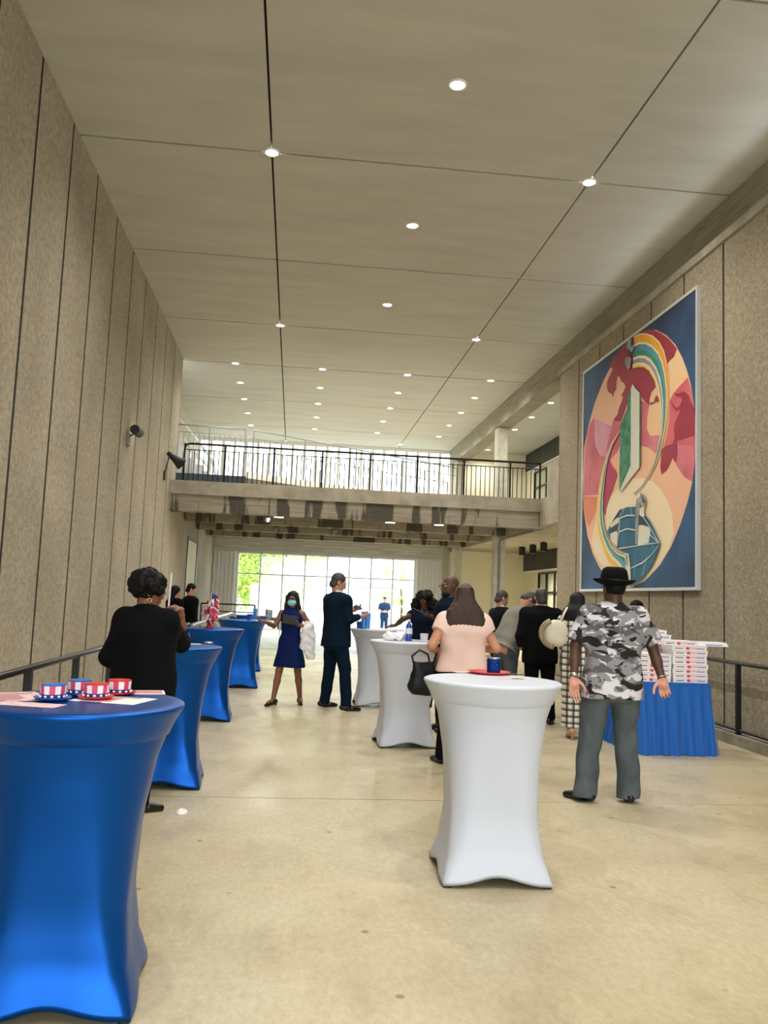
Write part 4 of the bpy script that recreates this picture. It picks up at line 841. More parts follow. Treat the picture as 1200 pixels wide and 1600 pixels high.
# ------------------------------------------------------------------ implicit surfaces for people
def rotz(a): c, s = math.cos(a), math.sin(a); return np.array([[c, -s, 0], [s, c, 0], [0, 0, 1.]])
def rotx(a): c, s = math.cos(a), math.sin(a); return np.array([[1, 0, 0], [0, c, -s], [0, s, c.real]]) if False else np.array([[1, 0, 0], [0, c, -s], [0, s, c]])
def A3(p): return np.asarray(p, float)
class SDF:
    def __init__(s): s.p = []
    def cap(s, a, b, ra, rb=None, k=.02, flat=False, op='+'):
        a, b = A3(a), A3(b); rb = ra if rb is None else rb; m = max(ra, rb)
        ba = b-a; L2 = float(ba@ba)+1e-12; un = ba/math.sqrt(L2)
        def fn(x, y, z):
            px, py, pz = x-a[0], y-a[1], z-a[2]
            dt = px*ba[0]+py*ba[1]+pz*ba[2]; t = np.clip(dt/L2, 0, 1)
            d = np.sqrt((px-t*ba[0])**2+(py-t*ba[1])**2+(pz-t*ba[2])**2)-(ra+(rb-ra)*t)
            if flat: d = np.maximum(d, (x-b[0])*un[0]+(y-b[1])*un[1]+(z-b[2])*un[2])
            return d
        s.p.append((np.minimum(a, b)-m, np.maximum(a, b)+m, fn, k, op)); return s
    def ell(s, c, r, k=.02, Rm=None, op='+'):
        c, r = A3(c), A3(r); m = float(r.max()) if Rm is not None else r
        RT = None if Rm is None else Rm.T
        def fn(x, y, z):
            px, py, pz = x-c[0], y-c[1], z-c[2]
            if RT is not None: px, py, pz = [RT[i, 0]*px+RT[i, 1]*py+RT[i, 2]*pz for i in range(3)]
            k0 = np.sqrt((px/r[0])**2+(py/r[1])**2+(pz/r[2])**2); k1 = np.sqrt((px/r[0]**2)**2+(py/r[1]**2)**2+(pz/r[2]**2)**2)
            return k0*(k0-1)/np.maximum(k1, 1e-6)
        s.p.append((c-m, c+m, fn, k, op)); return s
    def loft(s, lev, k=.02, o=(0, 0, 0), Rm=None, n=2.3, op='+', z0=None, z1=None):
        """lev rows: z, rx, ry, cx, cy in the frame (o, Rm)"""
        T = np.array([tuple(l)+(0,)*(5-len(l)) for l in lev], float); o = A3(o)
        zd = np.linspace(T[0, 0], T[-1, 0], 80); m = np.gradient(T[:, 1:], T[:, 0], axis=0)
        D = np.zeros((80, 4)); idx = np.clip(np.searchsorted(T[:, 0], zd)-1, 0, len(T)-2)
        h = T[idx+1, 0]-T[idx, 0]; t = ((zd-T[idx, 0])/h)[:, None]; h = h[:, None]
        D = (2*t**3-3*t**2+1)*T[idx, 1:]+(t**3-2*t**2+t)*h*m[idx]*.8+(-2*t**3+3*t**2)*T[idx+1, 1:]+(t**3-t**2)*h*m[idx+1]*.8
        D[:, :2] = np.maximum(D[:, :2], .005)
        za = T[0, 0] if z0 is None else z0; zb = T[-1, 0] if z1 is None else z1
        RT = None if Rm is None else Rm.T
        mx = float(max((np.abs(D[:, 2])+D[:, 0]).max(), (np.abs(D[:, 3])+D[:, 1]).max()))
        cs = np.array([(i, j, kk) for i in (-mx, mx) for j in (-mx, mx) for kk in (za, zb)])
        if Rm is not None: cs = cs@Rm.T
        cs = cs+o
        def fn(x, y, z):
            px, py, pz = x-o[0], y-o[1], z-o[2]
            if RT is not None: px, py, pz = [RT[i, 0]*px+RT[i, 1]*py+RT[i, 2]*pz for i in range(3)]
            rx, ry, cx, cy = [np.interp(pz, zd, D[:, i]) for i in range(4)]
            q = ((np.abs(px-cx)/rx)**n+(np.abs(py-cy)/ry)**n+1e-12)**(1/n)
            d = (q-1)*np.minimum(rx, ry)
            return np.maximum(d, np.maximum(za-pz, pz-zb))
        s.p.append((cs.min(0), cs.max(0), fn, k, op)); return s
    def cut(s, nrm, off): s.p.append((None, None, lambda x, y, z: x*nrm[0]+y*nrm[1]+z*nrm[2]-off, 0, 'cut')); return s
    def mesh(s, h, disp=None):
        pos = [q for q in s.p if q[4] == '+']
        lo = np.min([q[0] for q in pos], 0)-3*h; hi = np.max([q[1] for q in pos], 0)+3*h
        n = np.ceil((hi-lo)/h).astype(int)+1
        ax = [lo[i]+h*np.arange(n[i]) for i in range(3)]
        D = np.full(n, 1.0, np.float32)
        for l, u, fn, k, op in s.p:
            if l is None:
                sl = (slice(None),)*3
            else:
                pad = k+2*h
                i0 = np.clip(np.floor((l-pad-lo)/h).astype(int), 0, n-1); i1 = np.clip(np.ceil((u+pad-lo)/h).astype(int)+1, 1, n)
                sl = tuple(slice(a, b) for a, b in zip(i0, i1))
            X = ax[0][sl[0]][:, None, None]; Y = ax[1][sl[1]][None, :, None]; Z = ax[2][sl[2]][None, None, :]
            d = np.broadcast_to(fn(X, Y, Z), D[sl].shape).astype(np.float32); e = D[sl]
            if op == '+':
                if k > 0:
                    hh = np.clip(.5+.5*(e-d)/k, 0, 1); D[sl] = e+(d-e)*hh-k*hh*(1-hh)
                else: D[sl] = np.minimum(e, d)
            elif op == '-':
                d = -d; hh = np.clip(.5+.5*(d-e)/max(k, 1e-6), 0, 1); D[sl] = e+(d-e)*hh+k*hh*(1-hh)
            else: D[sl] = np.maximum(e, d)
        if disp is not None:
            X, Y, Z = ax[0][:, None, None], ax[1][None, :, None], ax[2][None, None, :]
            D = D+disp(X, Y, Z).astype(np.float32)
        return surfnets(D, lo, h)
def surfnets(D, lo, h):
    S = D < 0; nx, ny, nz = D.shape
    def cor(A, c): return A[c[0]:nx-1+c[0], c[1]:ny-1+c[1], c[2]:nz-1+c[2]]
    cs = [(i, j, k) for i in (0, 1) for j in (0, 1) for k in (0, 1)]
    cnt = sum(cor(S, c).astype(np.int8) for c in cs); act = (cnt > 0) & (cnt < 8)
    I = np.argwhere(act); N = len(I)
    idx = np.full(act.shape, -1, np.int64); idx[tuple(I.T)] = np.arange(N)
    acc = np.zeros((N, 3)); num = np.zeros(N)
    val = {c: D[I[:, 0]+c[0], I[:, 1]+c[1], I[:, 2]+c[2]].astype(float) for c in cs}
    for c in cs:
        for a in range(3):
            if c[a] == 0:
                e = list(c); e[a] = 1; e = tuple(e); v0, v1 = val[c], val[e]
                m = (v0 < 0) != (v1 < 0); t = np.where(m, v0/np.where(m, v0-v1, 1), 0)
                p = np.zeros((N, 3)); p[:] = c; p[:, a] += t
                acc[m] += p[m]; num[m] += 1
    V = lo+h*(I+acc/num[:, None])
    F = []
    for a in range(3):
        b, c = (a+1) % 3, (a+2) % 3
        s0 = [slice(None)]*3; s1 = [slice(None)]*3
        s0[a] = slice(0, -1); s1[a] = slice(1, None)
        A, B = S[tuple(s0)], S[tuple(s1)]
        E = np.argwhere(A != B)
        ok = (E[:, b] > 0) & (E[:, c] > 0) & (E[:, b] < D.shape[b]-1) & (E[:, c] < D.shape[c]-1); E = E[ok]
        q = []
        for db, dc in ((-1, -1), (0, -1), (0, 0), (-1, 0)):
            g = E.copy(); g[:, b] += db; g[:, c] += dc; q.append(idx[g[:, 0], g[:, 1], g[:, 2]])
        q = np.stack(q, 1); inside = A[E[:, 0], E[:, 1], E[:, 2]]
        q[~inside] = q[~inside][:, ::-1]
        F.append(q)
    return V, np.concatenate(F)
def smooth_v(V, F, it=1, lam=.5):
    for _ in range(it):
        acc = np.zeros_like(V); n = np.zeros(len(V))
        for i in range(4):
            a, b = F[:, i], F[:, (i+1) % 4]
            for x, y in ((a, b), (b, a)):
                for d in range(3): acc[:, d] += np.bincount(x, V[y, d], len(V))
                n += np.bincount(x, minlength=len(V))
        V = V*(1-lam)+acc/np.maximum(n, 1)[:, None]*lam
    return V
def np_mesh(name, parts, mat, parent, smooth=True):
    vs, fs, o = [], [], 0
    for V, F in parts: vs.append(V); fs.append(F+o); o += len(V)
    V = np.concatenate(vs); F = np.concatenate(fs)
    me = bpy.data.meshes.new(name); me.vertices.add(len(V)); me.vertices.foreach_set('co', V.astype(np.float32).ravel())
    me.loops.add(F.size); me.loops.foreach_set('vertex_index', F.astype(np.int32).ravel())
    me.polygons.add(len(F)); me.polygons.foreach_set('loop_start', np.arange(0, F.size, 4, dtype=np.int32))
    me.update(calc_edges=True); me.validate()
    return link(name, me, mat, parent, smooth)

def hand(S, wrist, d, n, side, curl=.35, sc=1.0, spread=1.0):
    """side +1 left, -1 right; d finger direction, n palm normal"""
    w, d, n = A3(wrist), A3(d)/np.linalg.norm(d), A3(n); n = n-d*(n@d); n /= np.linalg.norm(n); t = -side*np.cross(d, n)
    P = lambda a, b, c: w+sc*(a*d+b*t+c*n)
    kn = [(.090, .030), (.094, .010), (.090, -.011), (.082, -.030)]; ln = [.074, .082, .076, .060]
    for a, b in kn: S.cap(P(-.01, b*.5, 0), P(a, b, 0), .0155*sc, .0115*sc, .012)
    S.ell(P(.05, .0, 0), (.03*sc,)*3, .02)
    for (a, b), L in zip(kn, ln):
        p = P(a, b, 0); ang = 0
        for f, q, r0, r1 in ((.46, .7, .0098, .0088), (.30, .9, .0088, .0080), (.24, .7, .0080, .0068)):
            ang += curl*q; fan = b*2.2*spread
            dr = math.cos(ang)*d+math.sin(ang)*n+fan*t*.6; dr /= np.linalg.norm(dr)
            e = p+sc*L*f*dr; S.cap(p, e, r0*sc, r1*sc, .004); p = e
    p = P(.022, .026, .004)
    for L, r0, r1, v in ((.042, .0145, .0115, (.55, .75, .25)), (.034, .0112, .0100, (.80, .45, .30)), (.026, .0098, .0082, (.92, .25, .35))):
        v = A3(v)/np.linalg.norm(v); e = p+sc*L*(v[0]*d+v[1]*t+v[2]*(curl+.2)*n); S.cap(p, e, r0*sc, r1*sc, .006); p = e

MALE = [(.76, .150, .105), (.86, .172, .120), (.98, .165, .114), (1.08, .160, .110), (1.20, .168, .116), (1.30, .178, .122), (1.385, .172, .108), (1.435, .115, .080), (1.475, .062, .058)]
FEM = [(.76, .160, .115), (.86, .182, .128), (.98, .165, .112), (1.08, .138, .098), (1.20, .143, .108), (1.29, .155, .124), (1.38, .152, .098), (1.43, .100, .072), (1.47, .054, .052)]
SKIN = {}
def skin(name, c):
    M('skin_'+name, c, .5, var=.12, vs=9, spec=.4)
skin('deep', (84, 56, 42)); skin('brown', (128, 84, 62)); skin('tan', (196, 140, 112)); skin('light', (214, 166, 140)); skin('palm', (206, 150, 128))
def cloth(name, c, rough=.9, var=.18, vs=3.5, sheen=.0): M(name, c, rough, var=var, vs=vs, bmp=.3, bs=7, sheen=sheen, vscale=(1, 1, .5), spec=.12)
cloth('black_wool', (9, 11, 14)); cloth('navy_suit', (8, 28, 46)); cloth('navy_dress', (10, 30, 82), .7); cloth('dark_navy', (14, 24, 40)); cloth('charcoal', (16, 19, 23)); cloth('grey_jacket', (134, 130, 122))
cloth('grey_trousers', (84, 92, 96), .8, .25, 8); cloth('pink_knit', (232, 200, 190), .9, .06); cloth('black_pants', (9, 10, 13)); cloth('guard_blue', (22, 54, 92)); cloth('white_cloth', (236, 236, 238), .9, .06)
cloth('shirt_white', (232, 234, 238), .8, .03); M('shoe_black', (12, 12, 14), .25, spec=.5); M('shoe_nude', (190, 140, 104), .4); M('hair_black', (11, 10, 11), .6, spec=.2, var=.3, vs=40, bmp=.5, bs=60); M('hair_grey', (58, 54, 52), .6, var=.3, vs=60)
M('hair_brown', (58, 38, 30), .38, var=.45, vs=34, bmp=.5, bs=60, vscale=(6, 6, .35)); M('hair_dark', (14, 13, 15), .5, spec=.3, var=.4, vs=30, bmp=.5, bs=50, vscale=(5, 5, .4)); M('felt_black', (10, 10, 12), .9, spec=.15); M('eye_white', (190, 182, 174), .3); M('mask_blue', (150, 206, 220), .8); M('gold', (226, 190, 120), .25, metal=1)
M('leather_black', (14, 17, 23), .5, spec=.25, bmp=.2, bs=30); M('leather_cream', (220, 212, 190), .5, var=.1); M('snake_print', (150, 136, 108), .5, var=.6, vs=60); M('phone_black', (16, 17, 20), .2, spec=.6); M('lip', (150, 80, 74), .5)
def camo():
    m, nt, b = newmat('camo_cotton'); v = vec(nt, 'obj', (1, .8, 1.75)); L = nt.links
    def layer(off, sc, th):
        mp = nd(nt, 'ShaderNodeMapping'); mp.inputs['Location'].default_value = off; L.new(v, mp.inputs[0])
        n = nd(nt, 'ShaderNodeTexNoise'); n.inputs['Scale'].default_value = sc; n.inputs['Detail'].default_value = 2.2; n.inputs['Roughness'].default_value = .45; n.inputs['Distortion'].default_value = .7
        L.new(mp.outputs[0], n.inputs['Vector']); return ramp(nt, n.outputs['Fac'], [(th, (0, 0, 0, 1)), (th+.015, (1, 1, 1, 1))])
    col = mixc(nt, layer((0, 0, 0), 7.5, .53), lin((138, 136, 140)), lin((208, 206, 212)))
    col = mixc(nt, layer((3, 1, 2), 7.5, .56), col, lin((92, 90, 98)))
    col = mixc(nt, layer((7, 4, 9), 8.5, .565), col, lin((18, 18, 20)))
    L.new(col, b.inputs['Base Color']); b.inputs['Roughness'].default_value = .85
    bump(nt, b, noise(nt, vec(nt, 'obj'), 9, 3), .25, .02)
camo()
def plaid():
    m, nt, b = newmat('plaid_cotton'); L = nt.links; s = nd(nt, 'ShaderNodeSeparateXYZ'); L.new(vec(nt, 'obj'), s.inputs[0])
    def stripes(src, period, offs):
        md = nd(nt, 'ShaderNodeMath', operation='MULTIPLY_ADD'); L.new(src, md.inputs[0]); md.inputs[1].default_value = 1/period; md.inputs[2].default_value = offs
        fr = nd(nt, 'ShaderNodeMath', operation='FRACT'); L.new(md.outputs[0], fr.inputs[0])
        return ramp(nt, fr.outputs[0], [(0, (1, 1, 1, 1)), (.30, (.16, .16, .16, 1)), (.66, (1, 1, 1, 1)), (.78, (.45, .45, .45, 1)), (.84, (1, 1, 1, 1))], 'CONSTANT')
    a = stripes(s.outputs[0], .075, 10); c = stripes(s.outputs[2], .075, 0)
    mx = mixc(nt, 1.0, a, c, 'MULTIPLY'); col = mixc(nt, mx, lin((26, 26, 26)), lin((236, 232, 220)))
    L.new(col, b.inputs['Base Color']); b.inputs['Roughness'].default_value = .85
plaid()

def wob(amp, f, seed=0):
    r = np.random.RandomState(seed); ph = r.uniform(0, 6.28, 8)
    def fn(x, y, z):
        return amp*(np.sin(f*x+1.7*np.sin(.6*f*z+ph[0])+ph[1])*np.sin(.55*f*z+ph[2]+1.2*np.sin(f*.8*y+ph[3]))+.5*np.sin(1.9*f*z+2.1*np.sin(.9*f*x+ph[4])+ph[5])*np.sin(1.3*f*y+ph[6]))
    return fn

class P_: pass
def person(label, pos, rot, ht, b=1.0, fem=False, sk='brown', top=None, bottom=None, hair=None, arms=(None, None), lean=0, head=(0, 0), feet=None, h=.011, hh=.006, shoes='shoe_black', shoe_h=0, category='person', group=None, seed=1, neck=.142):
    s = ht/1.75; g = empty('person', (pos[0], pos[1], 0), R(rot), label, category, group or 'people in the hall')
    RI = rotz(-R(rot)); base = A3((pos[0], pos[1], 0))
    W = lambda p: RI@(A3(p)-base)
    T = FEM if fem else MALE
    piv = A3((0, 0, .93*s)); RL = rotx(R(lean))        # leaning forward is towards -y
    TL = lambda p: RL@(A3(p)-piv)+piv
    lv = lambda gr, z0=None, ext=None: [((l[0]*s)-piv[2], l[1]*s*b+gr, l[2]*s*b*1.02+gr) for l in T]
    nb = TL((0, .015*s, 1.455*s)); hc = TL((0, -.012*s, 1.615*s)); RH = RL@rotz(R(head[0]))@rotx(R(head[1])) if lean < 35 else rotz(R(head[0]))@rotx(R(head[1]))
    hc = nb+RL@A3((0, -.015*s, neck*s))
    Hd = lambda v: hc+RH@(A3(v)*s)
    shw = (.152 if fem else .172)*s*(.35+.65*b)
    sh = {1: TL((shw, .01*s, 1.372*s)), -1: TL((-shw, .01*s, 1.372*s))}
    I = P_(); I.g = g; I.s = s; I.Hd = Hd; I.RH = RH; I.W = W; I.TL = TL; I.sh = sh; I.hc = hc; I.h = h
    # arms
    A = {}
    for sd, ar in ((1, arms[0]), (-1, arms[1])):
        if ar is None: ar = {}
        el = W(ar['el']) if 'el' in ar else TL((sd*(shw+.045*s), .02*s, 1.10*s)); wr = W(ar['wr']) if 'wr' in ar else TL((sd*(shw+.04*s), -.06*s, .86*s))
        dr = RI@A3(ar['d']) if 'd' in ar else wr-el; n = RI@A3(ar['n']) if 'n' in ar else A3((-sd, 0, 0))
        A[sd] = (el, wr, dr, n, ar.get('curl', .4))
    I.A = A
    # feet
    if feet is None: feet = (((.10*s, .0, 0)), ((-.10*s, 0., 0)))
    else: feet = tuple((W((f[0], f[1], 0))[0], W((f[0], f[1], 0))[1], f[2]-rot) for f in feet)
    legs = []
    for sd, f in ((1, feet[0]), (-1, feet[1])):
        hip = A3((sd*.085*s*b, 0, .87*s)); fy = R(f[2]); fd = rotz(fy)@A3((0, -1, 0))
        ank = A3((f[0], f[1]+0, .085*s+shoe_h)); kn = (hip+ank)/2+A3((0, -.025*s, .02*s)); legs.append((hip, kn, ank, fd))
    # body: head, neck, trunk, limbs as one surface
    S = SDF(); fb = math.sqrt(b)
    S.loft(lv(-.004), .02, piv, RL)
    for sd in (1, -1):
        el, wr, dr, n, cu = A[sd]
        S.cap(nb+RL@A3((0, 0, -.035*s)), sh[sd], .045*s*fb, .052*s*fb, .03)
        S.cap(sh[sd], el, .050*s*fb, .038*s*fb, .03); S.cap(el, (el+wr)/2, .039*s*fb, .037*s*fb, .015); S.cap((el+wr)/2, wr, .037*s*fb, .025*s, .015)
    for hip, kn, ank, fd in legs:
        lf = .84 if bottom else 1.0; cf = kn*.62+ank*.38+A3((0, .012, 0))
        S.cap(hip, kn, .082*s*b*lf, .054*s*fb*lf, .03); S.cap(kn, cf, .053*s*fb*lf, .053*s*fb*lf, .02); S.cap(cf, ank, .052*s*fb*lf, .036*s*lf, .02)
        S.ell(ank+fd*.05*s-A3((0, 0, .045*s)), (.04*s, .04*s, .03*s), .02); S.cap(ank-A3((0, 0, .04*s)), ank+fd*.13*s-A3((0, 0, .055*s)), .032*s, .024*s, .02)
    S.cap(nb-RL@A3((0, 0, .03*s)), Hd((0, .02, -.05)), .056*s*fb, .052*s*fb, .02)
    S.ell(Hd((0, .018, .035)), A3((.076, .094, .088))*s, .02, RH); S.ell(Hd((0, -.022, -.035)), A3((.060, .072, .082))*s, .03, RH)
    S.ell(Hd((0, -.050, -.088)), A3((.030, .030, .022))*s, .025, RH)
    S.cap(Hd((0, -.090, .012)), Hd((0, -.110, -.026)), .0075*s, .0125*s, .010); S.ell(Hd((0, -.098, -.032)), A3((.019, .011, .009))*s, .008, RH)
    S.ell(Hd((0, -.084, .030)), A3((.052, .016, .010))*s, .014, RH); S.ell(Hd((0, -.088, -.062)), A3((.024, .012, .010))*s, .008, RH)
    for sd in (1, -1):
        S.ell(Hd((sd*.078, .012, -.008)), A3((.009, .020, .032))*s, .008, RH)
        S.ell(Hd((sd*.032, -.100, .008)), A3((.017, .014, .011))*s, .010, RH, op='-')
    V, F = S.mesh(h); V = smooth_v(V, F, 1, .4); parts = [(V, F)]
    for sd in (1, -1):
        el, wr, dr, n, cu = A[sd]; S = SDF(); u = (el-wr)/np.linalg.norm(el-wr)
        S.cap(wr+u*.05*s, wr, .030*s*fb, .0245*s, .01); hand(S, wr, dr, n, sd, cu, s*(.97 if fem else 1.03)); parts.append(S.mesh(hh))
    I.body = np_mesh('body', parts, 'skin_'+sk, g)
    for sd in (1, -1):   # eyes
        S = SDF().ell(Hd((sd*.032, -.0765, .008)), (.0118*s,)*3, 0); o = np_mesh('eye', [S.mesh(.004)], 'eye_white', g)
        S = SDF().ell(Hd((sd*.032, -.0855, .008)), (.0058*s,)*3, 0); np_mesh('iris', [S.mesh(.0025)], 'hair_black', o)
    # garments
    if top:
        gr = top.get('g', .016); S = SDF(); hem = top.get('hem', .80)*s
        bx_ = top.get('boxy', 0); mrx = max(r[1] for r in lv(gr)[1:6]); mry = max(r[2] for r in lv(gr)[1:6])
        LV = [(r[0], r[1]+(mrx-r[1])*bx_*(i < 6), r[2]+(mry-r[2])*bx_*(i < 6)) for i, r in enumerate(lv(gr))]
        zlow = top['skirt'][-1][0]*s if 'skirt' in top else hem
        L = [r for r in LV if r[0] > (zlow-piv[2]) + .02]
        if 'skirt' in top:
            L = [(z*s-piv[2], rx*s, ry*s) for z, rx, ry in top['skirt']]+L
        else:
            z0 = hem-piv[2]; zz = [r[0] for r in LV]; rx = np.interp(z0, zz, [r[1] for r in LV]); ry = np.interp(z0, zz, [r[2] for r in LV])
            fl_ = top.get('flare', .01); L = [(z0, rx+fl_, ry+fl_)]+L
        bend = top.get('bend')
        S.loft(L, .02, piv, RL, n=top.get('n', 2.4))
        slv = top.get('sleeve', 'long'); sr = top.get('sr', 1.0)
        for sd in (1, -1):
            el, wr, dr, n, cu = A[sd]
            if slv != 'none':
                S.cap(nb+RL@A3((0, 0, -.045*s)), sh[sd], .052*s*fb+gr*.4, .060*s*fb+gr*.5, .035)
            else: S.cap(nb+RL@A3((sd*.04*s, 0, -.035*s)), sh[sd]*.75+nb*.25+RL@A3((0, 0, -.02*s)), .042*s, .046*s, .03)
            if slv == 'long':
                u = (wr-el)/np.linalg.norm(wr-el)
                S.cap(sh[sd], el, (.053*s*fb+gr*.5), (.047*s*fb+gr*.4)*sr, .06); ar_ = arms[0 if sd == 1 else 1] or {}; S.cap(el, el+(wr-u*.01-el)*ar_.get('slv', 1.0), (.047*s*fb+gr*.4)*sr, (.036*s+gr*.35)*sr, .02, flat=True)
            elif slv == 'short':
                f = top.get('slen', .62); S.cap(sh[sd], sh[sd]+(el-sh[sd])*f, (.055*s*fb+gr*.5), (.060*s*fb+gr*.9)*sr, .06, flat=True)
        if top.get('collar'): S.cap(nb+RL@A3((0, .0, -.02*s)), nb+RL@A3((0, -.005*s, top['collar']*s)), .070*s*fb, .062*s*fb, .02, flat=True)
        I.top = np_mesh(top.get('name', 'jacket'), [S.mesh(h, wob(top.get('wob', .004), 13, seed))], top['mat'], g)
        if top.get('shirt'):
            S = SDF().cap(nb+RL@A3((0, 0, -.03*s)), nb+RL@A3((0, -.006*s, .042*s)), .068*s*fb, .060*s*fb, .01, flat=True)
            np_mesh('shirt_collar', [S.mesh(h*.8)], top['shirt'], g)
    if bottom:
        gr = bottom.get('g', .012); S = SDF(); q = bottom.get('w', 1.0)
        L = [(r[0]+piv[2], r[1], r[2]) for r in lv(gr)[:4]]; L = [(L[0][0]-.02*s, L[0][1]*.86, L[0][2]*.9)]+L
        S.loft([(a, x-(.012 if a > .9*s else 0), y-(.012 if a > .9*s else 0)) for a, x, y in L], .02, n=2.2, z1=bottom.get('top', .96)*s)
        for hip, kn, ank, fd in legs:
            bot = ank*.97+kn*.03; bot[2] = bottom.get('hem', .055)*s
            S.cap(hip-A3((0, 0, .03*s)), kn, .092*s*b*q, .074*s*fb*q, .03); S.cap(kn, bot, .073*s*fb*q, .064*s*fb*q*bottom.get('ankle', 1), .02, flat=True)
        I.bottom = np_mesh('trousers', [S.mesh(h, wob(bottom.get('wob', .005), 16, seed+3))], bottom['mat'], g)
    if shoes:
        for hip, kn, ank, fd in legs:
            S = SDF(); gz = A3((ank[0], ank[1], 0)); sidev = np.cross(fd, (0, 0, 1))
            S.cap(gz-fd*.055*s+A3((0, 0, .045*s+shoe_h*.8)), gz+fd*.02*s+A3((0, 0, .045*s+shoe_h*.7)), .036*s, .040*s, .03)
            S.cap(gz+fd*.02*s+A3((0, 0, .04*s+shoe_h*.5)), gz+fd*.165*s+A3((0, 0, .022*s)), .041*s, .026*s, .03)
            if shoe_h: S.cap(gz-fd*.06*s+A3((0, 0, shoe_h)), gz-fd*.05*s, .022*s, .012*s, .015)
            else: S.cap(gz-A3((0, 0, -.05*s)), gz+A3((0, 0, .09*s)), .04*s, .042*s, .02, flat=True)
            S.cut((0, 0, -1), -.002); np_mesh('shoe', [S.mesh(min(h, .009))], shoes, g)
    if hair: make_hair(I, hair, h, seed)
    return I
def make_hair(I, hr, h, seed):
    k = hr['kind']; s, Hd, RH, g = I.s, I.Hd, I.RH, I.g; S = SDF(); rr = np.random.RandomState(seed); disp = None; hz = min(h, .008)
    if k in ('short', 'balding'):
        S.ell(Hd((0, .020, .036)), A3((.0805, .0970, .0925))*s, .01, RH); S.ell(Hd((0, .045, -.045)), A3((.062, .062, .06))*s, .03, RH)
        S.ell(Hd((0, -.095, -.03)), A3((.085, .090, .098))*s, .02, RH, op='-')
        S.ell(Hd((0, .05, -.17)), A3((.10, .13, .075))*s, .02, RH, op='-')
        for sd in (1, -1): S.ell(Hd((sd*.09, .005, -.02)), A3((.02, .024, .035))*s, .01, RH, op='-')
        if k == 'balding': S.ell(Hd((0, -.0, .11)), A3((.062, .078, .048))*s, .015, RH, op='-')
        disp = lambda x, y, z: .0012*np.sin(140*x+60*z)*np.sin(120*y+90*z)
    elif k == 'curly':
        rx, ry, rz, cz, cy = hr.get('r', (.13, .14, .12, .04, .02)); S.ell(Hd((0, cy, cz)), A3((rx, ry, rz))*s*.9, .02, RH)
        for q in hr.get('lobes', ()): S.ell(Hd(q[:3]), A3(q[3:6])*s, .03, RH)
        nb = hr.get('n', 170)
        u = rr.normal(size=(nb, 3)); u /= np.linalg.norm(u, axis=1)[:, None]
        cent = [((0, cy, cz), (rx, ry, rz))]+[(q[:3], q[3:6]) for q in hr.get('lobes', ())]
        for i, v in enumerate(u):
            c, r = cent[i % len(cent)]; S.ell(Hd(A3(c)+v*A3(r)*.90), (rr.uniform(.018, .030)*s,)*3, .008)
        S.ell(Hd((0, -.115, -.045)), A3(hr.get('face', (.072, .08, .098)))*s, .015, RH, op='-')
        disp = lambda x, y, z: .003*np.sin(110*x+3*np.sin(60*z))*np.sin(100*z+3*np.sin(70*y))
    elif k == 'long':
        L = hr['len']; wd = hr.get('w', .10); dp = hr.get('d', .06)
        S.ell(Hd((0, .022, .038)), A3((.088, .104, .094))*s, .02, RH)
        RZ = rotz(math.atan2(-RH[0, 1], RH[1, 1])) if True else RH
        o = I.hc+RZ@A3((0, .055*s, 0))
        S.loft([(-L, wd*.90, dp*.6, 0, .035), (-L*.8, wd, dp*.85, 0, .035), (-L*.45, wd*.94, dp, 0, .025), (-.01, .096*s, .082*s, 0, -.005), (.08, .070*s, .07*s, 0, -.03)], .03, o, RZ, n=2.3)
        S.ell(Hd((0, -.11, -.045)), A3((.068, .085, .105))*s, .02, RH, op='-')
        if hr.get('front'):
            for sd in (1, -1): S.cap(Hd((sd*.075, -.02, .03)), I.hc+RZ@A3((sd*.10, -.06, -hr['front'])), .03*s, .022, .03)
        disp = lambda x, y, z: .0028*np.sin(170*x+2*np.sin(9*z))*np.cos(150*y+2*np.sin(7*z+1))
    o = np_mesh('hair', [S.mesh(hz, disp)], hr['mat'], g); I.hair = o
def bits(I, name, S, mat, h=.006, parent=None): return np_mesh(name, [S.mesh(h)], mat, parent or I.g)
# ------------------------------------------------------------------ the people
def palms(I, mat='skin_palm'):
    me = I.body.data; me.materials.append(MATS[mat]); n = len(me.polygons)
    c = np.zeros(n*3); nr = np.zeros(n*3); me.polygons.foreach_get('center', c); me.polygons.foreach_get('normal', nr); c = c.reshape(-1, 3); nr = nr.reshape(-1, 3)
    mi = np.zeros(n, np.int32)
    for sd in (1, -1):
        el, wr, dr, pn, cu = I.A[sd]; u = (wr-el)/np.linalg.norm(wr-el); dd = dr/np.linalg.norm(dr); pn = pn-dd*(pn@dd); pn = pn/np.linalg.norm(pn)
        m = (((c-wr)@u) > .005) & (np.linalg.norm(c-wr, axis=1) < .23) & ((nr@pn) > .15)
        mi[m] = 1
    me.polygons.foreach_set('material_index', mi); me.update()
def glasses(I, mat='phone_black'):
    s = I.s; q = MB()
    for sd in (1, -1):
        pts = [I.Hd((sd*.034+.021*math.cos(a), -.108, .008+.015*math.sin(a))) for a in [k*math.pi/6 for k in range(12)]]; q.tube(pts, .0028, 5, closed=True)
        q.tube([I.Hd((sd*.056, -.106, .012)), I.Hd((sd*.082, -.05, .012)), I.Hd((sd*.084, .01, .008))], .0028, 5)
    q.bar(I.Hd((-.013, -.112, .012)), I.Hd((.013, -.112, .012)), .0026, 5); q.build('glasses', mat, I.g)
def hoop(I, side, r=.02):
    c = I.Hd((side*.088, .005, -.058)); f = I.RH@A3((0, 1, 0)); u = A3((0, 0, 1))
    MB().tube([c+r*(f*math.cos(a)+u*math.sin(a)) for a in [k*math.pi/8 for k in range(16)]], .0035, 6, closed=True).build('earring', 'gold', I.g, smooth=True)
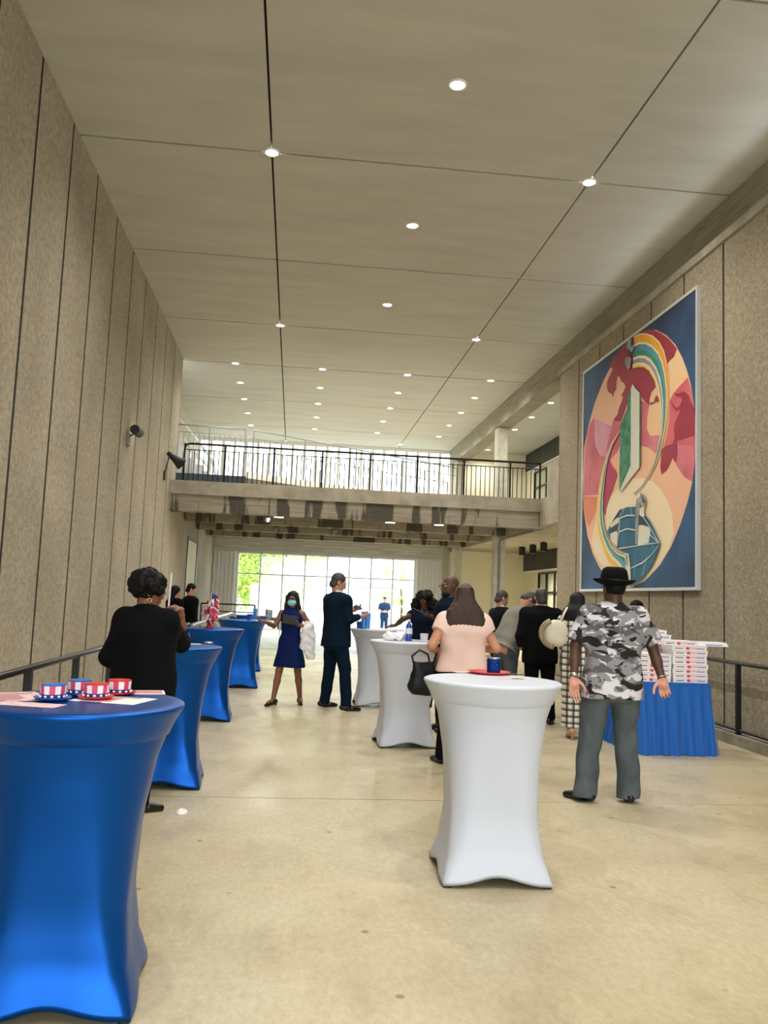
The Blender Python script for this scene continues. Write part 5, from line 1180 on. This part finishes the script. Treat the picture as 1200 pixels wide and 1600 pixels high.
def bracelet(I, sd, name, mat, wd=.012, up=.02):
    el, wr = I.A[sd][0], I.A[sd][1]; u = (el-wr)/np.linalg.norm(el-wr); c = wr+u*up
    MB().tube([c-u*wd, c-u*wd*.5, c+u*wd*.5, c+u*wd], [.029*I.s, .0315*I.s, .0315*I.s, .029*I.s], 16).build(name, mat, I.g, smooth=True)
def slab_thing(name, mat, loc, rot, dims, label, cat, screen=None):
    g = empty(name, loc, 0, label, cat); g.rotation_euler = rot; a, b_, c = dims
    bevel(MB().box(-a/2, a/2, -b_/2, b_/2, -c/2, c/2).build('case', mat, g), min(dims)*.3, 2)
    if screen: MB().box(-a/2*.92, a/2*.92, -b_/2*.92, b_/2*.92, c/2, c/2+.0008).build('screen', screen, g)
    return g

# woman in black at the second blue table
I = person('woman in black jacket with curly dark hair leaning on blue table', (-1.04, 6.27), 158, 1.70, 1.24, True, 'brown', neck=.118,
    top=dict(mat='black_wool', name='jacket', g=.022, hem=.70, sleeve='long', sr=1.15, flare=.015, collar=.03, boxy=.75), bottom=dict(mat='black_pants', w=.95),
    hair=dict(kind='curly', mat='hair_black', r=(.126, .134, .116, .060, .022), n=190, face=(.068, .075, .092)),
    arms=(dict(el=(-1.31, 6.36, 1.05), wr=(-1.14, 6.80, 1.145), d=(.35, .9, 0), n=(0, 0, -1)), dict(el=(-.835, 6.66, 1.15), wr=(-.845, 6.56, 1.405), slv=.42, d=(-.85, -.35, .18), n=(-.7, -.3, -.5), curl=.9)),
    head=(-46, 6), feet=((-1.22, 6.30, 150), (-1.0, 6.17, 112)), h=.010, seed=4)
glasses(I); hoop(I, -1, .014)
S = SDF().ell(I.Hd((0, -.085, -.062)), A3((.022, .012, .008)), .0); bits(I, 'lips', S, 'lip', .004)
# two far figures
person('woman in black with long dark hair by left wall', (-2.30, 17.0), 140, 1.66, .95, True, 'tan', top=dict(mat='black_wool', name='coat', g=.03, hem=.62, sleeve='long', sr=1.1),
    bottom=dict(mat='black_pants'), hair=dict(kind='long', mat='hair_black', len=.22), head=(-30, 12), h=.016, hh=.009, seed=5)
person('man in dark suit standing by left wall looking down', (-2.02, 17.15), 125, 1.72, 1.0, False, 'tan', top=dict(mat='black_wool', name='suit_jacket', g=.02, hem=.80, sleeve='long'),
    bottom=dict(mat='black_pants'), hair=dict(kind='short', mat='hair_black'), head=(-25, 25), h=.016, hh=.009, seed=6)
# masked woman
I = person('woman in navy dress with face mask carrying white coat', (.0, 12.1), -8, 1.63, .98, True, 'brown',
    top=dict(mat='navy_dress', name='dress', g=.010, hem=.6, sleeve='none', skirt=[(.575, .245, .185), (.70, .222, .168), (.80, .203, .150)], wob=.005),
    hair=dict(kind='long', mat='hair_dark', len=.27, front=.30, w=.12),
    arms=(dict(el=(.285, 12.08, 1.10), wr=(.12, 11.86, 1.13), d=(-1, -.15, .25), n=(0, .4, 1), curl=.3), dict(el=(-.245, 12.06, 1.10), wr=(-.36, 11.86, 1.16), d=(-.8, -.3, .15), n=(.2, 0, 1), curl=.8)),
    head=(-3, 4), feet=((.17, 12.25, 8), (-.20, 12.0, -38)), h=.010, seed=7, shoe_h=.025)
S = SDF().ell(I.Hd((0, -.060, -.050)), A3((.068, .066, .056))*I.s, 0, I.RH).ell(I.Hd((0, .06, -.05)), A3((.12, .09, .09))*I.s, .005, I.RH, op='-'); bits(I, 'face_mask', S, 'mask_blue', .005)
q = MB()
for sd in (1, -1): q.tube([I.Hd((sd*.062, -.055, -.03)), I.Hd((sd*.08, .0, -.01)), I.Hd((sd*.082, .02, -.02))], .002, 5)
q.build('mask_loop', 'mask_blue', I.g); glasses(I)
MB().lathe([(.0, -.006), (.014, -.004), (.014, .004), (0, .006)], 12, caps=False).build('brooch', 'silver', I.g, loc=I.TL((.09, -.125, 1.18)))
slab_thing('clutch_bag', 'leather_black', (-.02, 11.80, 1.20), (R(62), R(6), R(4)), (.22, .14, .02), 'black clutch held by the masked woman', 'bag')
S = SDF(); S.loft([(-.50, .050, .030, .03, 0), (-.40, .075, .045, .02, 0), (-.25, .080, .055, .01, 0), (-.10, .075, .06, 0, 0), (0, .065, .06, -.01, 0), (.035, .045, .05, -.02, 0)], .02, (0, 0, 0), None, 2.1)
S.loft([(-.36, .05, .03, -.08, -.02), (-.2, .055, .04, -.07, -.02), (.0, .05, .05, -.05, -.01), (.03, .04, .04, -.04, 0)], .02)
o = np_mesh('white_coat', [S.mesh(.009, wob(.010, 34, 3))], 'white_cloth', None); o.location = (.255, 11.94, 1.15); tag(o, 'folded white coat hanging over the forearm of masked woman', 'coat')
# suited man
I = person('tall man in dark navy suit reading beside far white table', (.63, 11.85), 122, 1.91, 1.12, False, 'tan', top=dict(mat='navy_suit', name='suit_jacket', g=.022, hem=.785, sleeve='long', flare=.02, collar=.02, shirt='shirt_white'),
    bottom=dict(mat='navy_suit', w=.98), hair=dict(kind='short', mat='hair_grey'), arms=(dict(el=(.60, 12.18, 1.27), wr=(.84, 12.22, 1.35), d=(.9, .0, .3), n=(0, -.3, 1), curl=.5), dict(el=(.79, 11.64, 1.24), wr=(.93, 11.84, 1.28), d=(.8, .5, .1), n=(0, 0, 1), curl=.8)),
    head=(-22, 24), feet=((.51, 12.02, 112), (.80, 11.66, 100)), h=.010, seed=8)
slab_thing('phone', 'phone_black', (.94, 12.15, 1.405), (R(20), R(-20), R(30)), (.075, .15, .009), 'phone in the hand of suited man', 'phone')
# curly haired woman with phone
I = person('woman with big curly dark hair in navy dress looking at phone', (1.90, 12.15), -22, 1.70, 1.05, True, 'deep', top=dict(mat='dark_navy', name='dress', g=.012, hem=.6, sleeve='short', slen=.35, skirt=[(.60, .22, .18), (.72, .21, .165), (.82, .2, .15)]),
    hair=dict(kind='curly', mat='hair_black', r=(.135, .14, .115, .03, .03), lobes=((.12, .02, -.10, .085, .09, .12), (-.12, .02, -.10, .085, .09, .12), (0, .07, -.1, .12, .07, .13)), n=260, face=(.062, .075, .10)),
    arms=(dict(el=(2.16, 12.0, 1.26), wr=(1.94, 11.86, 1.33), d=(-1, -.1, .25), n=(0, .3, 1), curl=.6), dict(el=(1.60, 12.08, 1.27), wr=(1.50, 12.22, 1.165), d=(-.8, .4, -.1), n=(0, 0, -1), curl=.35)),
    head=(0, 18), h=.010, seed=9)
hoop(I, 1, .018); S = SDF().ell(I.Hd((0, -.09, -.062)), A3((.022, .011, .008)), .0); bits(I, 'lips', S, 'lip', .004)
slab_thing('phone', 'phone_black', (1.76, 11.84, 1.40), (R(25), R(5), R(80)), (.075, .155, .009), 'phone held up by the curly haired woman', 'phone', 'print_grey')
# bald man with glasses
I = person('bald man with glasses standing behind the woman in pink', (1.90, 10.15), -72, 1.89, 1.1, False, 'deep', top=dict(mat='dark_navy', name='shirt', g=.014, hem=.85, sleeve='short', collar=.02), bottom=dict(mat='black_pants'), head=(0, 4), h=.011, seed=10)
glasses(I); S = SDF().ell(I.Hd((0, -.045, -.085)), A3((.052, .058, .042))*I.s, .01, I.RH).ell(I.Hd((0, -.02, -.02)), A3((.07, .09, .045))*I.s, .01, I.RH, op='-'); bits(I, 'beard', S, 'hair_black', .007)
# woman in pink
I = person('woman in pale pink top with long brown hair seen from behind', (1.63, 7.95), 178, 1.745, 1.27, True, 'tan', top=dict(mat='pink_knit', name='shirt', g=.014, hem=.90, sleeve='short', slen=.42, sr=.95, flare=.008, wob=.007, boxy=.45), bottom=dict(mat='black_pants', w=.95),
    hair=dict(kind='long', mat='hair_brown', len=.34, w=.19, d=.08), arms=(dict(el=(1.315, 7.86, 1.13), wr=(1.41, 8.12, 1.06), d=(.3, .9, 0), n=(1, 0, 0)), dict(el=(1.945, 7.90, 1.12), wr=(1.86, 8.17, 1.10), d=(-.3, .9, .1), n=(-1, 0, 0))),
    head=(0, 6), feet=((1.50, 8.14, 205), (1.79, 8.05, 168)), h=.010, seed=11)
g = empty('shoulder_bag', (1.27, 7.98, .66), R(12), 'black leather shoulder bag hanging at the left of woman in pink', 'bag')
S = SDF().loft([(0, .11, .05), (.03, .135, .062), (.18, .125, .055), (.29, .095, .03), (.31, .085, .02)], .02, n=3); np_mesh('bag_body', [S.mesh(.008, wob(.004, 26, 2))], 'leather_black', g)
MB().tube([(-.10, 0, .27), (-.13, -.01, .36), (-.06, -.02, .42), (.03, -.01, .38), (.06, 0, .28)], .010, 6).build('handle', 'leather_black', g, smooth=True)
MB().tube([(.09, 0, .27), (.13, -.02, .45), (.19, -.09, .62), (.225, -.10, .76), (.24, -.05, .83), (.25, .03, .80)], .012, 6).build('strap', 'leather_black', g, smooth=True)
MB().tube([(.09, .02, .05), (.10, .02, -.04), (.085, .02, -.12)], [.012, .008, .014], 6).build('tassel', 'leather_black', g)
# men at the banquet table
I = person('bearded man in dark suit looking down at boxes table', (3.17, 12.6), 112, 1.77, 1.05, False, 'tan', top=dict(mat='charcoal', name='suit_jacket', g=.02, hem=.8, collar=.02, shirt='shirt_white'), bottom=dict(mat='black_pants'), hair=dict(kind='short', mat='hair_grey'), head=(-12, 26), h=.012, seed=12)
S = SDF().ell(I.Hd((0, -.045, -.085)), A3((.054, .062, .045))*I.s, .01, I.RH).ell(I.Hd((0, -.03, -.02)), A3((.08, .10, .042))*I.s, .01, I.RH, op='-'); bits(I, 'beard', S, 'hair_grey', .007)
person('man in light grey jacket bending over the boxes table', (3.02, 11.72), 108, 1.86, 1.2, False, 'tan', top=dict(mat='grey_jacket', name='jacket', g=.026, hem=.84, sleeve='long', sr=1.15, flare=.03, wob=.007), bottom=dict(mat='grey_trousers', w=1.05, top=.88), hair=dict(kind='short', mat='hair_grey'),
    lean=31, head=(-10, 45), arms=(dict(el=(3.42, 12.12, 1.05), wr=(3.62, 12.0, .9)), dict(el=(3.45, 11.55, 1.02), wr=(3.63, 11.66, .88))), h=.011, seed=13)
I = person('balding man in black suit seen from behind', (3.30, 11.0), 174, 1.82, 1.18, False, 'tan', neck=.125, top=dict(mat='black_wool', name='suit_jacket', g=.024, hem=.75, sleeve='long', sr=1.08, flare=.02, collar=.015, shirt='shirt_white'), bottom=dict(mat='black_pants'),
    hair=dict(kind='balding', mat='hair_grey'), arms=(dict(el=(3.02, 10.98, 1.12), wr=(3.10, 11.24, 1.0)), dict(el=(3.60, 10.98, 1.12), wr=(3.52, 11.26, 1.0))), feet=((3.18, 10.98, 190), (3.42, 10.9, 150)), head=(0, 8), h=.010, seed=14)
# woman in plaid
I = person('woman in black and white plaid outfit with dark hair', (3.40, 9.83), 165, 1.74, 1.05, True, 'brown', top=dict(mat='plaid_cotton', name='dress', g=.016, hem=.2, sleeve='long', sr=1.0, skirt=[(.13, .17, .14), (.3, .168, .14), (.5, .175, .14), (.72, .185, .145), (.84, .2, .15)], wob=.005),
    hair=dict(kind='long', mat='hair_dark', len=.215, w=.175, d=.09), arms=(dict(el=(3.18, 9.85, 1.15), wr=(3.30, 10.06, 1.05)), None), feet=((3.32, 9.75, 175), (3.50, 9.68, 160)), head=(-14, 8), h=.010, seed=15, shoes='shoe_nude', shoe_h=.06)
g = empty('handbag', (3.10, 9.70, 1.07), R(-8), 'cream shoulder bag with snakeskin trim on the plaid woman', 'bag')
S = SDF().loft([(0, .06, .04), (.04, .115, .07), (.16, .14, .075), (.27, .10, .05), (.31, .04, .03)], .02, n=2.3); np_mesh('bag_body', [S.mesh(.009)], 'leather_cream', g)
MB().tube([(.16*math.cos(a)-.02, -.045, .15+.155*math.sin(a)) for a in [R(v) for v in range(110, 275, 12)]], .032, 8).build('trim', 'snake_print', g, smooth=True)
MB().tube([(.05, 0, .29), (.10, .03, .40), (.14, .08, .455), (.15, .17, .44), (.10, .2, .30)], .014, 6).build('strap', 'leather_cream', g, smooth=True)
# man in camouflage shirt
I = person('man in grey camouflage shirt and black trilby seen from behind', (2.61, 6.68), 177, 1.89, 1.19, False, 'deep', neck=.118, top=dict(mat='camo_cotton', name='shirt', g=.020, hem=.765, sleeve='short', slen=.86, sr=1.08, flare=.022, collar=.03, wob=.007), bottom=dict(mat='grey_trousers', w=1.06, ankle=1.12, hem=.035, wob=.009),
    arms=(dict(el=(2.305, 6.70, 1.235), wr=(2.262, 6.60, .985), d=(.0, -.08, -1), n=(.15, -1, 0), curl=.28), dict(el=(2.955, 6.70, 1.25), wr=(2.995, 6.60, 1.0), d=(.16, -.1, -1), n=(-.25, -1, 0), curl=.75)),
    head=(10, 2), feet=((2.40, 6.70, 216), (2.77, 6.70, 168)), h=.009, hh=.005, seed=16)
palms(I); bracelet(I, 1, 'watch', 'silver', .014); bracelet(I, -1, 'bracelet', 'silver', .005, .012)
S = SDF(); RH = I.RH@rotx(R(-6)); c = I.Hd((0, .016, .052)); s = I.s
S.loft([(-.02, .098*s, .118*s), (.03, .097*s, .116*s), (.08, .090*s, .106*s), (.115, .076*s, .088*s), (.13, .05*s, .06*s)], .01, c, RH, n=2.2)
S.ell(c+RH@A3((0, -.02, .145))*s, A3((.03, .095, .028))*s, .02, RH, op='-')
hat = np_mesh('trilby_hat', [S.mesh(.006)], 'felt_black', I.g)
q = MB(); n = 48; ring = []
for rr_, dz in ((.094, -.012), (.115, -.016), (.138, -.010), (.152, .002), (.152, .007), (.137, -.004), (.115, -.010), (.094, -.006)):
    ring.append([c+RH@(A3((rr_*math.cos(a), rr_*1.17*math.sin(a), dz+.020*abs(math.cos(a))**2*((rr_-.094)/.058)+.018*max(0, math.sin(a))*((rr_-.094)/.058)))*s) for a in [2*math.pi*k/n for k in range(n)]])
q.add([p for r_ in ring for p in r_], [(i*n+k, i*n+(k+1) % n, ((i+1) % 8)*n+(k+1) % n, ((i+1) % 8)*n+k) for i in range(8) for k in range(n)]); q.build('brim', 'felt_black', hat, smooth=True)
S = SDF().loft([(-.008, .1005*s, .1205*s), (.032, .0995*s, .1185*s)], .0, c, RH, n=2.2); np_mesh('hat_band', [S.mesh(.006)], 'shoe_black', hat)
S = SDF().ell(I.Hd((0, .022, .02)), A3((.080, .098, .075))*I.s, .01, I.RH).ell(I.Hd((0, -.08, -.03)), A3((.085, .085, .1))*I.s, .02, I.RH, op='-'); bits(I, 'hair', S, 'hair_black', .007)
# woman hidden behind
person('dark haired woman behind boxes table, half hidden by camouflage shirt', (4.93, 11.75), -75, 1.69, 1.0, True, 'brown', top=dict(mat='dark_navy', name='blouse', g=.014, hem=.88), bottom=dict(mat='black_pants'), hair=dict(kind='long', mat='hair_black', len=.2), head=(0, 15), h=.013, seed=17)
# guard outside
I = person('guard in blue uniform standing outside the glass entrance', (3.95, 36.2), 4, 1.68, 1.0, False, 'tan', top=dict(mat='guard_blue', name='shirt', g=.014, hem=.86, sleeve='short', slen=.7), bottom=dict(mat='guard_blue'), hair=dict(kind='short', mat='hair_black'),
    arms=(dict(el=(4.22, 36.2, 1.06), wr=(4.03, 35.98, 1.02), d=(-1, -.2, 0), n=(0, 1, .2)), dict(el=(3.68, 36.2, 1.06), wr=(3.87, 35.98, 1.02), d=(1, -.2, 0), n=(0, 1, .2))), h=.016, hh=.009, seed=18)
I.g.location.z = -.05
S = SDF().ell(I.Hd((0, .01, .075)), A3((.09, .11, .06))*I.s, .01).ell(I.Hd((0, -.10, .055)), A3((.065, .06, .012))*I.s, .01); bits(I, 'cap', S, 'guard_blue', .008)
# crumpled napkins on the middle white table
for i, (x, y, sx, lb) in enumerate(((1.10, 9.12, .10, 'crumpled white napkin heap at left of middle white table'), (1.19, 9.22, .085, 'taller crumpled white napkin beside the drink bottle'))):
    S = SDF(); rr_ = np.random.RandomState(i)
    for k in range(9): S.ell((rr_.uniform(-.6, .6)*sx, rr_.uniform(-.5, .5)*sx, .03+.03*i*rr_.rand()), (.5*sx, .4*sx, .035+.02*rr_.rand()), .01)
    S.cut((0, 0, -1), -.001); o = np_mesh('napkin', [S.mesh(.007, wob(.008, 60, i))], 'napkin', None); o.location = (x, y, TH+.010); tag(o, lb, 'napkin')
